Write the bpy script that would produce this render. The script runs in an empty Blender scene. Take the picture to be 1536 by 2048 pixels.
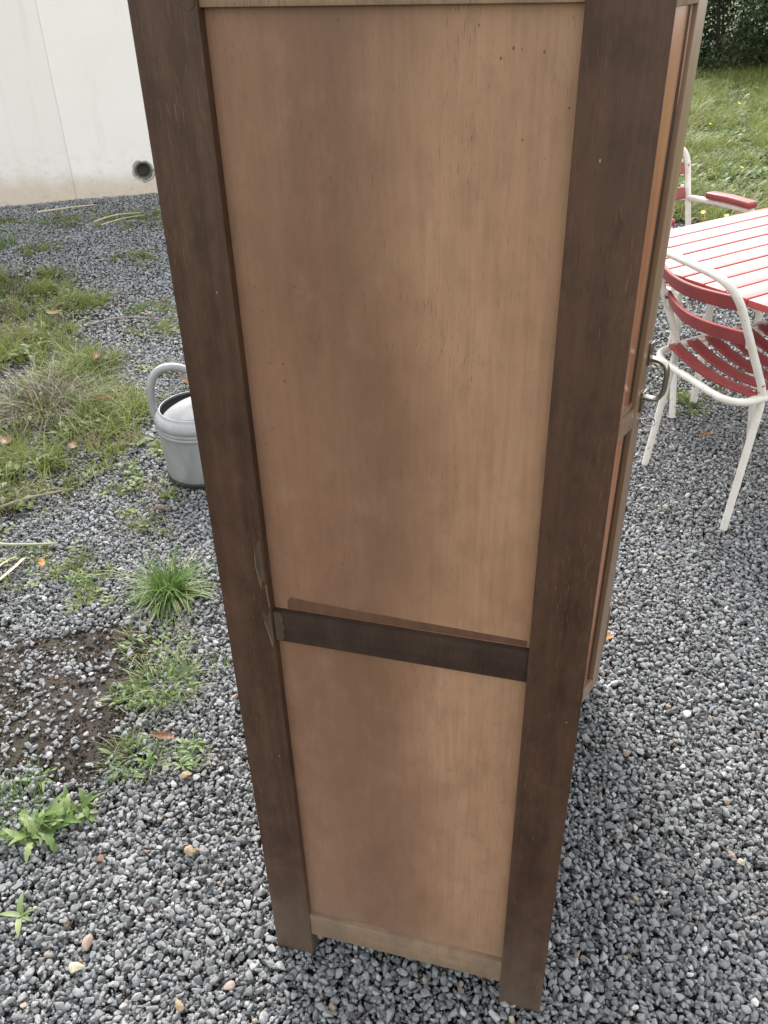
import bpy, bmesh, math, random
import numpy as np
from mathutils import Vector, Matrix, Euler

R_ = math.radians
SC = bpy.context.scene
COL = SC.collection

# ------------------------------------------------------------------ camera
cd = bpy.data.cameras.new('camera')
cam = bpy.data.objects.new('camera', cd)
COL.objects.link(cam)
cd.sensor_fit = 'VERTICAL'
cd.sensor_height = 24.0
cd.lens = 24.0 * 1745.0 / 2048.0
cd.clip_start = 0.05
cd.clip_end = 1000.0
right = Vector((0.96355, 0.26638, -0.02490))
down = Vector((0.12460, -0.52915, -0.83933))
fwd = Vector((-0.23676, 0.80563, -0.54306))
M = Matrix((right, -down, -fwd)).transposed().to_4x4()
M.translation = Vector((0, 0, 1.6))
cam.matrix_world = M
SC.camera = cam

# ------------------------------------------------------------------ light
SUN_AZ = R_(-28.0)       # clockwise from +Y: ahead of the camera and to the left
SUN_EL = R_(42.0)
w = bpy.data.worlds.new('World')
SC.world = w
w.use_nodes = True
wn = w.node_tree.nodes
sky = wn.new('ShaderNodeTexSky')
sky.sky_type = 'NISHITA'
sky.sun_disc = False
sky.sun_elevation = SUN_EL
sky.sun_rotation = SUN_AZ
sky.air_density = 2.6
sky.dust_density = 2.2
sky.ozone_density = 1.0
bg = wn['Background']
bg.inputs['Strength'].default_value = 0.15
hs = wn.new('ShaderNodeHueSaturation')          # hazy, nearly colourless sky
hs.inputs['Saturation'].default_value = 0.15
w.node_tree.links.new(sky.outputs[0], hs.inputs['Color'])
w.node_tree.links.new(hs.outputs[0], bg.inputs['Color'])
sd = bpy.data.lights.new('sun', 'SUN')
sd.energy = 1.5
sd.angle = R_(20.0)
sd.color = (1.0, 0.93, 0.85)
sun = bpy.data.objects.new('sun', sd)
COL.objects.link(sun)
sdir = Vector((math.sin(SUN_AZ) * math.cos(SUN_EL), math.cos(SUN_AZ) * math.cos(SUN_EL), math.sin(SUN_EL)))
sun.rotation_euler = sdir.to_track_quat('Z', 'Y').to_euler()
SC.view_settings.view_transform = 'Standard'
SC.view_settings.look = 'None'
SC.view_settings.gamma = 1.0
SC.view_settings.exposure = 1.48
SC.cycles.caustics_reflective = False
SC.cycles.caustics_refractive = False

rng = np.random.default_rng(11)
rnd = random.Random(5)

# ------------------------------------------------------------------ helpers
def tag(o, label=None, cat=None, group=None, kind=None):
    if label: o['label'] = label
    if cat: o['category'] = cat
    if group: o['group'] = group
    if kind: o['kind'] = kind
    return o

def empty(name, loc=(0, 0, 0), rz=0.0):
    o = bpy.data.objects.new(name, None)
    o.empty_display_size = 0.05
    o.location = loc
    o.rotation_euler = (0, 0, rz)
    COL.objects.link(o)
    return o

def mobj(name, me, mat=None, parent=None):
    o = bpy.data.objects.new(name, me)
    COL.objects.link(o)
    if mat is not None and len(me.materials) == 0:
        me.materials.append(mat)
    if parent is not None:
        o.parent = parent
    return o

def pyd(name, verts, faces, mat=None, parent=None, smooth=False):
    me = bpy.data.meshes.new(name)
    me.from_pydata([tuple(v) for v in verts], [], faces)
    if smooth:
        me.polygons.foreach_set('use_smooth', [True] * len(me.polygons))
    me.update()
    return mobj(name, me, mat, parent)

def bmo(name, bm, mat=None, parent=None, smooth=None):
    me = bpy.data.meshes.new(name)
    bmesh.ops.recalc_face_normals(bm, faces=bm.faces)
    bm.to_mesh(me)
    bm.free()
    if smooth is True:
        me.polygons.foreach_set('use_smooth', [True] * len(me.polygons))
    elif smooth:
        me.polygons.foreach_set('use_smooth', [True] * len(me.polygons))
        me.set_sharp_from_angle(angle=R_(smooth))
    return mobj(name, me, mat, parent)

def box_bm(lo, hi, bev=0.0015, seg=2):
    bm = bmesh.new()
    x0, y0, z0 = lo
    x1, y1, z1 = hi
    vs = [bm.verts.new(p) for p in ((x0, y0, z0), (x1, y0, z0), (x1, y1, z0), (x0, y1, z0),
                                    (x0, y0, z1), (x1, y0, z1), (x1, y1, z1), (x0, y1, z1))]
    for f in ((3, 2, 1, 0), (4, 5, 6, 7), (0, 1, 5, 4), (1, 2, 6, 5), (2, 3, 7, 6), (3, 0, 4, 7)):
        bm.faces.new([vs[i] for i in f])
    if bev > 0:
        bmesh.ops.bevel(bm, geom=list(bm.edges), offset=bev, segments=seg, profile=0.6, affect='EDGES')
    return bm

def box(name, lo, hi, mat, parent=None, bev=0.0015, seg=2):
    return bmo(name, box_bm(lo, hi, bev, seg), mat, parent, smooth=40)

def smooth_path(pts, n=8):
    """Catmull-Rom through the points"""
    P = [Vector(p) for p in pts]
    out = []
    for i in range(len(P) - 1):
        p0 = P[max(i - 1, 0)]; p1 = P[i]; p2 = P[i + 1]; p3 = P[min(i + 2, len(P) - 1)]
        for k in range(n):
            t = k / n
            out.append(0.5 * ((2 * p1) + (p2 - p0) * t + (2 * p0 - 5 * p1 + 4 * p2 - p3) * t * t + (3 * p1 - p0 - 3 * p2 + p3) * t ** 3))
    out.append(P[-1])
    return out

def fillet(pts, rad, n=7):
    """poly-line with rounded corners"""
    P = [Vector(p) for p in pts]
    out = [P[0]]
    for i in range(1, len(P) - 1):
        a = (P[i - 1] - P[i]); b = (P[i + 1] - P[i])
        r = rad if not isinstance(rad, (list, tuple)) else rad[i - 1]
        la = min(r, a.length * 0.48); lb = min(r, b.length * 0.48)
        A = P[i] + a.normalized() * la; B = P[i] + b.normalized() * lb
        for k in range(n + 1):
            t = k / n
            out.append((1 - t) ** 2 * A + 2 * t * (1 - t) * P[i] + t * t * B)
    out.append(P[-1])
    return out

def tube_bm(path, rad, sides=14, bm=None, cap=True):
    bm = bm or bmesh.new()
    P = [Vector(p) for p in path]
    rings = []
    up = Vector((0.13, 0.21, 0.97)).normalized()
    t0 = (P[1] - P[0]).normalized()
    nrm = t0.cross(up)
    if nrm.length < 1e-3: nrm = t0.cross(Vector((1, 0, 0)))
    nrm.normalize()
    for i, p in enumerate(P):
        t = (P[min(i + 1, len(P) - 1)] - P[max(i - 1, 0)]).normalized()
        nrm = (nrm - t * nrm.dot(t)).normalized()
        b = t.cross(nrm)
        r = rad[i] if isinstance(rad, (list, tuple)) else rad
        rings.append([bm.verts.new(p + (nrm * math.cos(a) + b * math.sin(a)) * r) for a in [2 * math.pi * k / sides for k in range(sides)]])
    for a, b in zip(rings[:-1], rings[1:]):
        for k in range(sides):
            bm.faces.new((a[k], a[(k + 1) % sides], b[(k + 1) % sides], b[k]))
    if cap:
        bm.faces.new(rings[0][::-1]); bm.faces.new(rings[-1])
    return bm

def tube(name, path, rad, mat, parent=None, sides=14):
    return bmo(name, tube_bm(path, rad, sides), mat, parent, smooth=50)

def lathe_bm(prof, n=64, bm=None):
    bm = bm or bmesh.new()
    rings = []
    for r, z in prof:
        rings.append([bm.verts.new((r * math.cos(2 * math.pi * k / n), r * math.sin(2 * math.pi * k / n), z)) for k in range(n)])
    for a, b in zip(rings[:-1], rings[1:]):
        for k in range(n):
            bm.faces.new((a[k], a[(k + 1) % n], b[(k + 1) % n], b[k]))
    return bm

def strip_bm(path, wdir, thick_dir, width, thick):
    """a bar of rectangular section that follows path"""
    bm = bmesh.new()
    rings = []
    for i, p in enumerate(path):
        p = Vector(p)
        wd = Vector(wdir[i] if isinstance(wdir, list) else wdir).normalized() * width / 2
        td = Vector(thick_dir[i] if isinstance(thick_dir, list) else thick_dir).normalized() * thick / 2
        rings.append([bm.verts.new(q) for q in (p - wd - td, p + wd - td, p + wd + td, p - wd + td)])
    for a, b in zip(rings[:-1], rings[1:]):
        for k in range(4):
            bm.faces.new((a[k], a[(k + 1) % 4], b[(k + 1) % 4], b[k]))
    bm.faces.new(rings[0][::-1]); bm.faces.new(rings[-1])
    return bm

def bevel_sharp(bm, off, seg=2, ang=30):
    bmesh.ops.recalc_face_normals(bm, faces=bm.faces)
    es = [e for e in bm.edges if len(e.link_faces) == 2 and e.calc_face_angle() > R_(ang)]
    bmesh.ops.bevel(bm, geom=es, offset=off, segments=seg, profile=0.6, affect='EDGES')
    return bm

# ------------------------------------------------------------------ materials
class NT:
    def __init__(s, name):
        s.m = bpy.data.materials.new(name)
        s.m.use_nodes = True
        s.t = s.m.node_tree
        s.bsdf = s.t.nodes['Principled BSDF']
        s.out = s.t.nodes['Material Output']
    def n(s, typ, **kw):
        nd = s.t.nodes.new(typ)
        for k, v in kw.items():
            if k.startswith('i_'):
                nd.inputs[k[2:].replace('_', ' ')].default_value = v
            else:
                setattr(nd, k, v)
        return nd
    def l(s, a, b): s.t.links.new(a, b)
    def coord(s, scale=(1, 1, 1), kind='Object', loc=(0, 0, 0)):
        tc = s.n('ShaderNodeTexCoord')
        mp = s.n('ShaderNodeMapping')
        mp.inputs['Scale'].default_value = scale
        mp.inputs['Location'].default_value = loc
        s.l(tc.outputs[kind], mp.inputs['Vector'])
        return mp.outputs[0]
    def noise(s, vec, scale=5, detail=4, rough=0.55, dist=0.0):
        nd = s.n('ShaderNodeTexNoise')
        nd.inputs['Scale'].default_value = scale
        nd.inputs['Detail'].default_value = detail
        nd.inputs['Roughness'].default_value = rough
        nd.inputs['Distortion'].default_value = dist
        if vec is not None: s.l(vec, nd.inputs['Vector'])
        return nd.outputs['Fac']
    def ramp(s, fac, stops, interp='LINEAR'):
        nd = s.n('ShaderNodeValToRGB')
        cr = nd.color_ramp
        cr.interpolation = interp
        while len(cr.elements) < len(stops): cr.elements.new(0.5)
        for e, (p, c) in zip(cr.elements, stops):
            e.position = p
            e.color = (c, c, c, 1) if not isinstance(c, (tuple, list)) else (*c, 1)
        s.l(fac, nd.inputs['Fac'])
        return nd.outputs['Color']
    def mix(s, fac, a, b, blend='MIX'):
        nd = s.n('ShaderNodeMix', data_type='RGBA', blend_type=blend)
        for key, v in (('Factor', fac), ('A', a), ('B', b)):
            sk = [i for i in nd.inputs if i.name == key and (i.type == 'RGBA' or (key == 'Factor' and i.type == 'VALUE'))][0]
            if hasattr(v, 'is_linked') or hasattr(v, 'links'): s.l(v, sk)
            elif key == 'Factor': sk.default_value = v
            else: sk.default_value = (*v, 1)
        return [o for o in nd.outputs if o.type == 'RGBA'][0]
    def math(s, op, a, b=0.0):
        nd = s.n('ShaderNodeMath', operation=op)
        for i, v in enumerate((a, b)):
            if hasattr(v, 'links'): s.l(v, nd.inputs[i])
            else: nd.inputs[i].default_value = v
        return nd.outputs[0]
    def bump(s, h, strength=0.3, dist=0.001):
        nd = s.n('ShaderNodeBump')
        nd.inputs['Strength'].default_value = strength
        nd.inputs['Distance'].default_value = dist
        s.l(h, nd.inputs['Height'])
        s.l(nd.outputs[0], s.bsdf.inputs['Normal'])
    def base(s, c):
        if hasattr(c, 'links'): s.l(c, s.bsdf.inputs['Base Color'])
        else: s.bsdf.inputs['Base Color'].default_value = (*c, 1)
    def set(s, **kw):
        for k, v in kw.items():
            sk = s.bsdf.inputs[k.replace('_', ' ')]
            if hasattr(v, 'links'): s.l(v, sk)
            else: sk.default_value = v

def wood_dark(name, c0, c1, fleck, grain=(60, 60, 2.2), rough=0.55):
    m = NT(name)
    v = m.coord(grain)
    a = m.noise(v, 1.0, 6, 0.6, 0.4)
    big = m.noise(m.coord((9, 9, 1.1)), 1.0, 3, 0.5)
    fl = m.noise(m.coord((620, 620, 42), loc=(3, 7, 1)), 1.0, 3, 0.6)
    patch = m.noise(m.coord((12, 12, 5), loc=(9, 1, 4)), 1.0, 3, 0.6)
    col = m.mix(m.ramp(a, [(0.32, 0.0), (0.68, 1.0)]), c0, c1)
    col = m.mix(m.ramp(big, [(0.38, 0.0), (0.75, 0.5)]), col, tuple(x * 1.5 for x in c1))
    mot = m.noise(m.coord((26, 26, 14), loc=(6, 6, 6)), 1.0, 5, 0.65)
    col = m.mix(m.ramp(mot, [(0.35, 0.45), (0.52, 0.0)]), col, tuple(x * 0.6 for x in c0))
    col = m.mix(m.ramp(mot, [(0.56, 0.0), (0.76, 0.35)]), col, tuple(x * 2.0 for x in c1))
    fm = m.math('MULTIPLY', m.ramp(fl, [(0.58, 0.0), (0.72, 1.0)]), m.ramp(patch, [(0.42, 0.03), (0.66, 0.7)]))
    col = m.mix(fm, col, fleck)
    pore = m.noise(m.coord((700, 700, 30), loc=(1, 2, 3)), 1.0, 2, 0.6)
    col = m.mix(m.ramp(pore, [(0.28, 0.55), (0.42, 0.0)]), col, tuple(x * 0.45 for x in c0))
    # pale specks and rubbed spots
    vo = m.n('ShaderNodeTexVoronoi')
    vo.inputs['Scale'].default_value = 1.0
    m.l(m.coord((30, 30, 17), loc=(0.3, 0.1, 0.7)), vo.inputs['Vector'])
    sp = m.ramp(vo.outputs['Distance'], [(0.018, 0.7), (0.034, 0.0)])
    col = m.mix(sp, col, tuple(min(1, x * 2.6) for x in fleck))
    # splashed dust and mud at the foot, ragged
    tz = m.n('ShaderNodeTexCoord'); sz = m.n('ShaderNodeSeparateXYZ')
    m.l(tz.outputs['Object'], sz.inputs[0])
    dn_ = m.noise(m.coord((14, 14, 9), loc=(1, 9, 4)), 1.0, 5, 0.7)
    zz_ = m.math('ADD', sz.outputs['Z'], m.math('MULTIPLY', dn_, 0.55))
    dm = m.n('ShaderNodeMapRange', interpolation_type='SMOOTHSTEP')
    dm.inputs['From Min'].default_value = 0.62
    dm.inputs['From Max'].default_value = 0.22
    m.l(zz_, dm.inputs['Value'])
    col = m.mix(m.math('MULTIPLY', dm.outputs[0], 0.55), col, (0.155, 0.118, 0.088))
    m.base(col)
    m.set(Roughness=m.ramp(big, [(0.3, rough - 0.08), (0.7, rough + 0.12)]))
    m.bsdf.inputs['Specular IOR Level'].default_value = 0.3
    m.bump(m.math('ADD', m.math('MULTIPLY', a, 0.5), pore), 0.35, 0.0008)
    return m.m

W_POST = wood_dark('dark_stained_wood', (0.038, 0.0188, 0.0112), (0.076, 0.0392, 0.0238), (0.20, 0.112, 0.064))
W_RAIL = wood_dark('blackened_wood', (0.026, 0.0145, 0.0102), (0.043, 0.0250, 0.0178), (0.09, 0.07, 0.06), grain=(2.2, 60, 60))
W_RAW = wood_dark('raw_rail_wood', (0.215, 0.142, 0.092), (0.29, 0.195, 0.128), (0.42, 0.31, 0.21), grain=(2.5, 70, 70), rough=0.7)

def panel_wood():
    m = NT('panel_plywood')
    tc = m.n('ShaderNodeTexCoord')
    sep = m.n('ShaderNodeSeparateXYZ')
    m.l(tc.outputs['Object'], sep.inputs[0])
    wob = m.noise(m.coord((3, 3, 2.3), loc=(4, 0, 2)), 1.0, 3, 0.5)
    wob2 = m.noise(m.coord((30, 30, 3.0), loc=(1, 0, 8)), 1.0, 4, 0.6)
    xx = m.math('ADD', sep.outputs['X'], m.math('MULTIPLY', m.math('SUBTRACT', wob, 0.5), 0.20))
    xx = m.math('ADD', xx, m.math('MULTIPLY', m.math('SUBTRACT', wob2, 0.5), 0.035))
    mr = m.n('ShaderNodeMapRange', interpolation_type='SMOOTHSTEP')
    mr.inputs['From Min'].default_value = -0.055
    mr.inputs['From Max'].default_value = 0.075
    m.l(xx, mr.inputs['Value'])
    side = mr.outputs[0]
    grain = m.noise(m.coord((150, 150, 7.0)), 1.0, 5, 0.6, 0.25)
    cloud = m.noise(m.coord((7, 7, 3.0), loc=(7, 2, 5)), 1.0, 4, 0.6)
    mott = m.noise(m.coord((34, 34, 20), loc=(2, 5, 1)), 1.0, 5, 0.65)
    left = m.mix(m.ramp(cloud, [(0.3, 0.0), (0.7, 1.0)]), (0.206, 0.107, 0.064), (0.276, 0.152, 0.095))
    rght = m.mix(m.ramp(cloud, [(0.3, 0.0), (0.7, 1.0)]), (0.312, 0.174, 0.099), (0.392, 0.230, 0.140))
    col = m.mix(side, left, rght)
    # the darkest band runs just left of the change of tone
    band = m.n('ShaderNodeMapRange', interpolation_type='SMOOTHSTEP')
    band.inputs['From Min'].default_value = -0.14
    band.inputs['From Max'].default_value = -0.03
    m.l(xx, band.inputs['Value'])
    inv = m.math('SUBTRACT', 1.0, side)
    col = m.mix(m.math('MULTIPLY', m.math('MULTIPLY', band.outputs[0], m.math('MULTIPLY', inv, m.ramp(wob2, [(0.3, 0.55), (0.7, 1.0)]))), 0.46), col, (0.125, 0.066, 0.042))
    col = m.mix(m.ramp(mott, [(0.36, 0.20), (0.52, 0.0)]), col, (0.13, 0.072, 0.046))
    col = m.mix(m.ramp(mott, [(0.55, 0.0), (0.76, 0.20)]), col, (0.40, 0.27, 0.175))
    col = m.mix(m.ramp(grain, [(0.40, 0.0), (0.72, 0.26)]), col, (0.13, 0.076, 0.05))
    pv = m.noise(m.coord((900, 900, 75), loc=(2, 2, 2)), 1.0, 2, 0.55)
    pz = m.noise(m.coord((9, 9, 5), loc=(0, 3, 9)), 1.0, 3, 0.55)
    pore = m.math('MULTIPLY', m.ramp(pv, [(0.62, 0.0), (0.72, 0.6)]), m.ramp(pz, [(0.38, 0.10), (0.62, 1.0)]))
    col = m.mix(pore, col, (0.075, 0.042, 0.027))
    vo = m.n('ShaderNodeTexVoronoi')
    vo.inputs['Scale'].default_value = 1.0
    m.l(m.coord((72, 72, 52), loc=(0.2, 0.4, 0.1)), vo.inputs['Vector'])
    dz = m.noise(m.coord((5, 5, 4), loc=(5, 3, 1)), 1.0, 2, 0.5)
    dots = m.math('MULTIPLY', m.ramp(vo.outputs['Distance'], [(0.055, 0.85), (0.10, 0.0)]), m.ramp(dz, [(0.53, 0.0), (0.60, 1.0)]))
    col = m.mix(dots, col, (0.055, 0.032, 0.022))
    # chalky scuffs
    sc = m.noise(m.coord((55, 55, 40), loc=(8, 8, 2)), 1.0, 5, 0.75)
    col = m.mix(m.ramp(sc, [(0.68, 0.0), (0.82, 0.28)]), col, (0.46, 0.36, 0.27))
    # splashed dust and mud at the foot, ragged
    tz = m.n('ShaderNodeTexCoord'); sz = m.n('ShaderNodeSeparateXYZ')
    m.l(tz.outputs['Object'], sz.inputs[0])
    dn_ = m.noise(m.coord((14, 14, 9), loc=(1, 9, 4)), 1.0, 5, 0.7)
    zz_ = m.math('ADD', sz.outputs['Z'], m.math('MULTIPLY', dn_, 0.55))
    dm = m.n('ShaderNodeMapRange', interpolation_type='SMOOTHSTEP')
    dm.inputs['From Min'].default_value = 0.62
    dm.inputs['From Max'].default_value = 0.22
    m.l(zz_, dm.inputs['Value'])
    col = m.mix(m.math('MULTIPLY', dm.outputs[0], 0.40), col, (0.21, 0.165, 0.125))
    m.base(col)
    m.set(Roughness=m.ramp(cloud, [(0.3, 0.44), (0.7, 0.62)]))
    m.bump(m.math('SUBTRACT', m.math('MULTIPLY', grain, 0.6), pore), 0.3, 0.0007)
    return m.m
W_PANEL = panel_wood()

def varnished(name, c0, c1, rough=0.22):
    m = NT(name)
    g = m.noise(m.coord((70, 70, 2.5)), 1.0, 5, 0.6, 0.3)
    m.base(m.mix(m.ramp(g, [(0.3, 0.0), (0.7, 1.0)]), c0, c1))
    m.set(Roughness=rough)
    m.bsdf.inputs['Coat Weight'].default_value = 0.35
    m.bsdf.inputs['Coat Roughness'].default_value = 0.12
    m.bump(g, 0.12, 0.0006)
    return m.m
W_DOOR = varnished('varnished_red_wood', (0.25, 0.086, 0.036), (0.38, 0.150, 0.066))
W_STILE = varnished('varnished_stile_wood', (0.17, 0.098, 0.058), (0.25, 0.155, 0.098), 0.28)
W_STRIP = varnished('dark_red_brown', (0.092, 0.046, 0.028), (0.135, 0.069, 0.042), 0.5)
W_GROOVE = varnished('dark_moulding_wood', (0.020, 0.014, 0.011), (0.035, 0.023, 0.018), 0.4)
W_TEAR = wood_dark('torn_veneer_wood', (0.060, 0.039, 0.026), (0.095, 0.064, 0.043), (0.19, 0.13, 0.09))
W_SPL = wood_dark('splinter_wood', (0.15, 0.105, 0.068), (0.24, 0.175, 0.115), (0.34, 0.26, 0.18))

def chrome():
    m = NT('chrome')
    m.base((0.36, 0.35, 0.33))
    m.set(Metallic=1.0, Roughness=0.18)
    return m.m
CHROME = chrome()

def zinc():
    m = NT('galvanised_zinc')
    a = m.noise(m.coord((9, 9, 6)), 1.0, 5, 0.65, 0.6)
    b = m.noise(m.coord((60, 60, 60)), 1.0, 4, 0.6)
    vo = m.n('ShaderNodeTexVoronoi')
    vo.inputs['Scale'].default_value = 70
    m.l(m.coord((1, 1, 1)), vo.inputs['Vector'])
    col = m.mix(m.ramp(a, [(0.3, 0.0), (0.7, 1.0)]), (0.28, 0.29, 0.30), (0.42, 0.433, 0.447))
    sep = m.n('ShaderNodeSeparateColor')
    m.l(vo.outputs['Color'], sep.inputs[0])
    col = m.mix(m.math('MULTIPLY', sep.outputs[0], 0.16), col, (0.30, 0.32, 0.34))
    col = m.mix(m.ramp(b, [(0.66, 0.0), (0.78, 0.45)]), col, (0.22, 0.22, 0.21))
    m.base(col)
    m.set(Metallic=0.45, Roughness=m.ramp(a, [(0.2, 0.48), (0.8, 0.66)]))
    m.bump(b, 0.08, 0.001)
    return m.m
ZINC = zinc()

def simple(name, c, rough=0.5, var=0.15, vscale=25, metal=0.0, coat=0.0):
    m = NT(name)
    a = m.noise(m.coord((1, 1, 1)), vscale, 5, 0.6)
    m.base(m.mix(m.ramp(a, [(0.3, 0.0), (0.7, 1.0)]), tuple(x * (1 - var) for x in c), tuple(min(1, x * (1 + var)) for x in c)))
    m.set(Roughness=rough, Metallic=metal)
    if coat:
        m.bsdf.inputs['Coat Weight'].default_value = coat
        m.bsdf.inputs['Coat Roughness'].default_value = 0.15
    return m.m
RUBBER = simple('black_rubber', (0.018, 0.018, 0.018), 0.7)

def chipped_white():
    m = NT('chipped_white_paint')
    a = m.noise(m.coord((1, 1, 1)), 42, 5, 0.62)
    b = m.noise(m.coord((1, 1, 1)), 7, 3, 0.5)
    zone = m.ramp(b, [(0.42, 0.0), (0.58, 1.0)])
    chip = m.math('MULTIPLY', m.ramp(a, [(0.625, 0.0), (0.65, 1.0)]), zone)
    dirt = m.noise(m.coord((1, 1, 1)), 15, 5, 0.6)
    col = m.mix(m.ramp(dirt, [(0.35, 0.0), (0.75, 0.7)]), (0.80, 0.79, 0.75), (0.60, 0.56, 0.48))
    col = m.mix(chip, col, (0.10, 0.075, 0.06))
    m.base(col)
    m.set(Roughness=0.38)
    m.bump(chip, -0.4, 0.001)
    return m.m
WHITE = chipped_white()

def red_paint(name, c, rough, coat):
    m = NT(name)
    a = m.noise(m.coord((1, 1, 1)), 18, 5, 0.6)
    s = m.noise(m.coord((4, 90, 90)), 1.0, 4, 0.6)
    col = m.mix(m.ramp(a, [(0.3, 0.0), (0.7, 1.0)]), tuple(x * 0.85 for x in c), tuple(x * 1.12 for x in c))
    col = m.mix(m.ramp(s, [(0.66, 0.0), (0.8, 0.35)]), col, (0.5, 0.22, 0.2))
    m.base(col)
    m.set(Roughness=m.ramp(a, [(0.3, rough - 0.05), (0.7, rough + 0.07)]))
    m.bsdf.inputs['Coat Weight'].default_value = coat
    m.bsdf.inputs['Coat Roughness'].default_value = 0.16
    return m.m
RED = red_paint('red_painted_slat', (0.285, 0.050, 0.050), 0.45, 0.2)
REDT = red_paint('glossy_red_table_paint', (0.48, 0.09, 0.09), 0.34, 1.0)
SCREW = simple('steel_screw', (0.55, 0.54, 0.5), 0.35, metal=0.7)

def leafmat(name, c0, c1, transl=0.35, attr=True):
    m = NT(name)
    if attr:
        at = m.n('ShaderNodeAttribute')
        at.attribute_type = 'INSTANCER'
        at.attribute_name = 'tint'
        f = at.outputs['Fac']
    else:
        oi = m.n('ShaderNodeObjectInfo')
        f = oi.outputs['Random']
    a = m.noise(m.coord((1, 1, 1)), 30, 3, 0.5)
    col = m.mix(f, c0, c1)
    col = m.mix(m.ramp(a, [(0.3, 0.0), (0.8, 0.4)]), col, tuple(x * 0.6 for x in c0))
    m.base(col)
    m.set(Roughness=0.5)
    tr = m.n('ShaderNodeBsdfTranslucent')
    m.l(m.mix(0.5, col, c1), tr.inputs['Color'])
    mx = m.n('ShaderNodeMixShader')
    mx.inputs[0].default_value = transl
    m.l(m.bsdf.outputs[0], mx.inputs[1])
    m.l(tr.outputs[0], mx.inputs[2])
    m.l(mx.outputs[0], m.out.inputs['Surface'])
    return m.m
GRASS = leafmat('grass_blades', (0.095, 0.150, 0.028), (0.29, 0.33, 0.085))
GRASS_DRY = leafmat('dry_grass_blades', (0.22, 0.17, 0.10), (0.44, 0.37, 0.23))
BROAD = leafmat('broad_weed_leaves', (0.060, 0.115, 0.028), (0.21, 0.28, 0.085))
PLANT = leafmat('fresh_green_leaf', (0.10, 0.19, 0.04), (0.19, 0.28, 0.075), attr=False)
PLANT_PALE = leafmat('pale_green_leaf', (0.17, 0.25, 0.09), (0.30, 0.38, 0.15), attr=False)
HEDGE = leafmat('dark_shrub_leaf', (0.022, 0.042, 0.016), (0.055, 0.085, 0.032), 0.25, attr=False)
BARK = simple('shrub_bark', (0.03, 0.024, 0.018), 0.85)
DEADLEAF = leafmat('dead_oak_leaf', (0.20, 0.095, 0.05), (0.38, 0.22, 0.12), 0.25, attr=False)
ORANGELEAF = leafmat('orange_dead_leaf', (0.36, 0.15, 0.03), (0.46, 0.22, 0.05), 0.25, attr=False)
DRYBLADE = leafmat('withered_blade', (0.20, 0.15, 0.08), (0.36, 0.30, 0.17), 0.2, attr=False)
STRAW = simple('straw', (0.50, 0.44, 0.30), 0.6, 0.2)
TWIG = simple('grey_twig', (0.22, 0.19, 0.16), 0.8, 0.25)
YELLOW = simple('yellow_petals', (0.85, 0.62, 0.02), 0.5, 0.08)
STEM = simple('flower_stem', (0.12, 0.2, 0.05), 0.6)

def stone_mat():
    m = NT('gravel_stone')
    at = m.n('ShaderNodeAttribute'); at.attribute_type = 'INSTANCER'; at.attribute_name = 'tint'
    hu = m.n('ShaderNodeAttribute'); hu.attribute_type = 'INSTANCER'; hu.attribute_name = 'hue'
    t = at.outputs['Fac']; h = hu.outputs['Fac']
    col = m.ramp(t, [(0.0, (0.100, 0.104, 0.110)), (0.35, (0.206, 0.214, 0.225)), (0.7, (0.330, 0.340, 0.351)), (0.93, (0.47, 0.475, 0.475)), (1.0, (0.68, 0.67, 0.65))])
    col2 = m.ramp(h, [(0.0, (0.34, 0.27, 0.20)), (0.3, (0.36, 0.27, 0.235)), (0.6, (0.42, 0.37, 0.28)), (1.0, (0.27, 0.18, 0.145))])
    sel = m.math('GREATER_THAN', h, 0.0)
    col = m.mix(sel, col, col2)
    sp = m.noise(m.coord((1, 1, 1)), 4.0, 5, 0.7)
    col = m.mix(m.ramp(sp, [(0.30, 0.5), (0.46, 0.0)]), col, (0.06, 0.064, 0.068))
    col = m.mix(m.ramp(sp, [(0.55, 0.0), (0.78, 0.5)]), col, (0.52, 0.53, 0.53))
    m.base(col)
    m.set(Roughness=0.62)
    m.bump(sp, 0.35, 0.06)
    return m.m
STONE = stone_mat()

def soil_mat():
    m = NT('damp_soil')
    v = m.coord((1, 1, 1))
    a = m.noise(v, 9, 6, 0.65)
    b = m.noise(v, 120, 5, 0.7)
    c = m.noise(v, 3, 3, 0.5)
    col = m.mix(m.ramp(a, [(0.3, 0.0), (0.7, 1.0)]), (0.030, 0.0225, 0.0165), (0.064, 0.049, 0.037))
    col = m.mix(m.ramp(b, [(0.55, 0.0), (0.75, 0.6)]), col, (0.115, 0.095, 0.075))
    col = m.mix(m.ramp(c, [(0.5, 0.0), (0.68, 0.35)]), col, (0.06, 0.075, 0.03))
    m.base(col)
    m.set(Roughness=0.9)
    m.bump(m.math('ADD', a, m.math('MULTIPLY', b, 0.5)), 1.0, 0.02)
    return m.m
SOIL = soil_mat()

def lawn_soil():
    m = NT('grassy_soil')
    v = m.coord((1, 1, 1))
    a = m.noise(v, 6, 6, 0.65)
    b = m.noise(v, 60, 5, 0.7)
    col = m.mix(m.ramp(a, [(0.3, 0.0), (0.7, 1.0)]), (0.045, 0.055, 0.02), (0.10, 0.13, 0.045))
    col = m.mix(m.ramp(b, [(0.5, 0.0), (0.75, 0.7)]), col, (0.05, 0.04, 0.025))
    m.base(col)
    m.set(Roughness=0.9)
    m.bump(b, 0.8, 0.02)
    return m.m
LAWN = lawn_soil()

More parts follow.
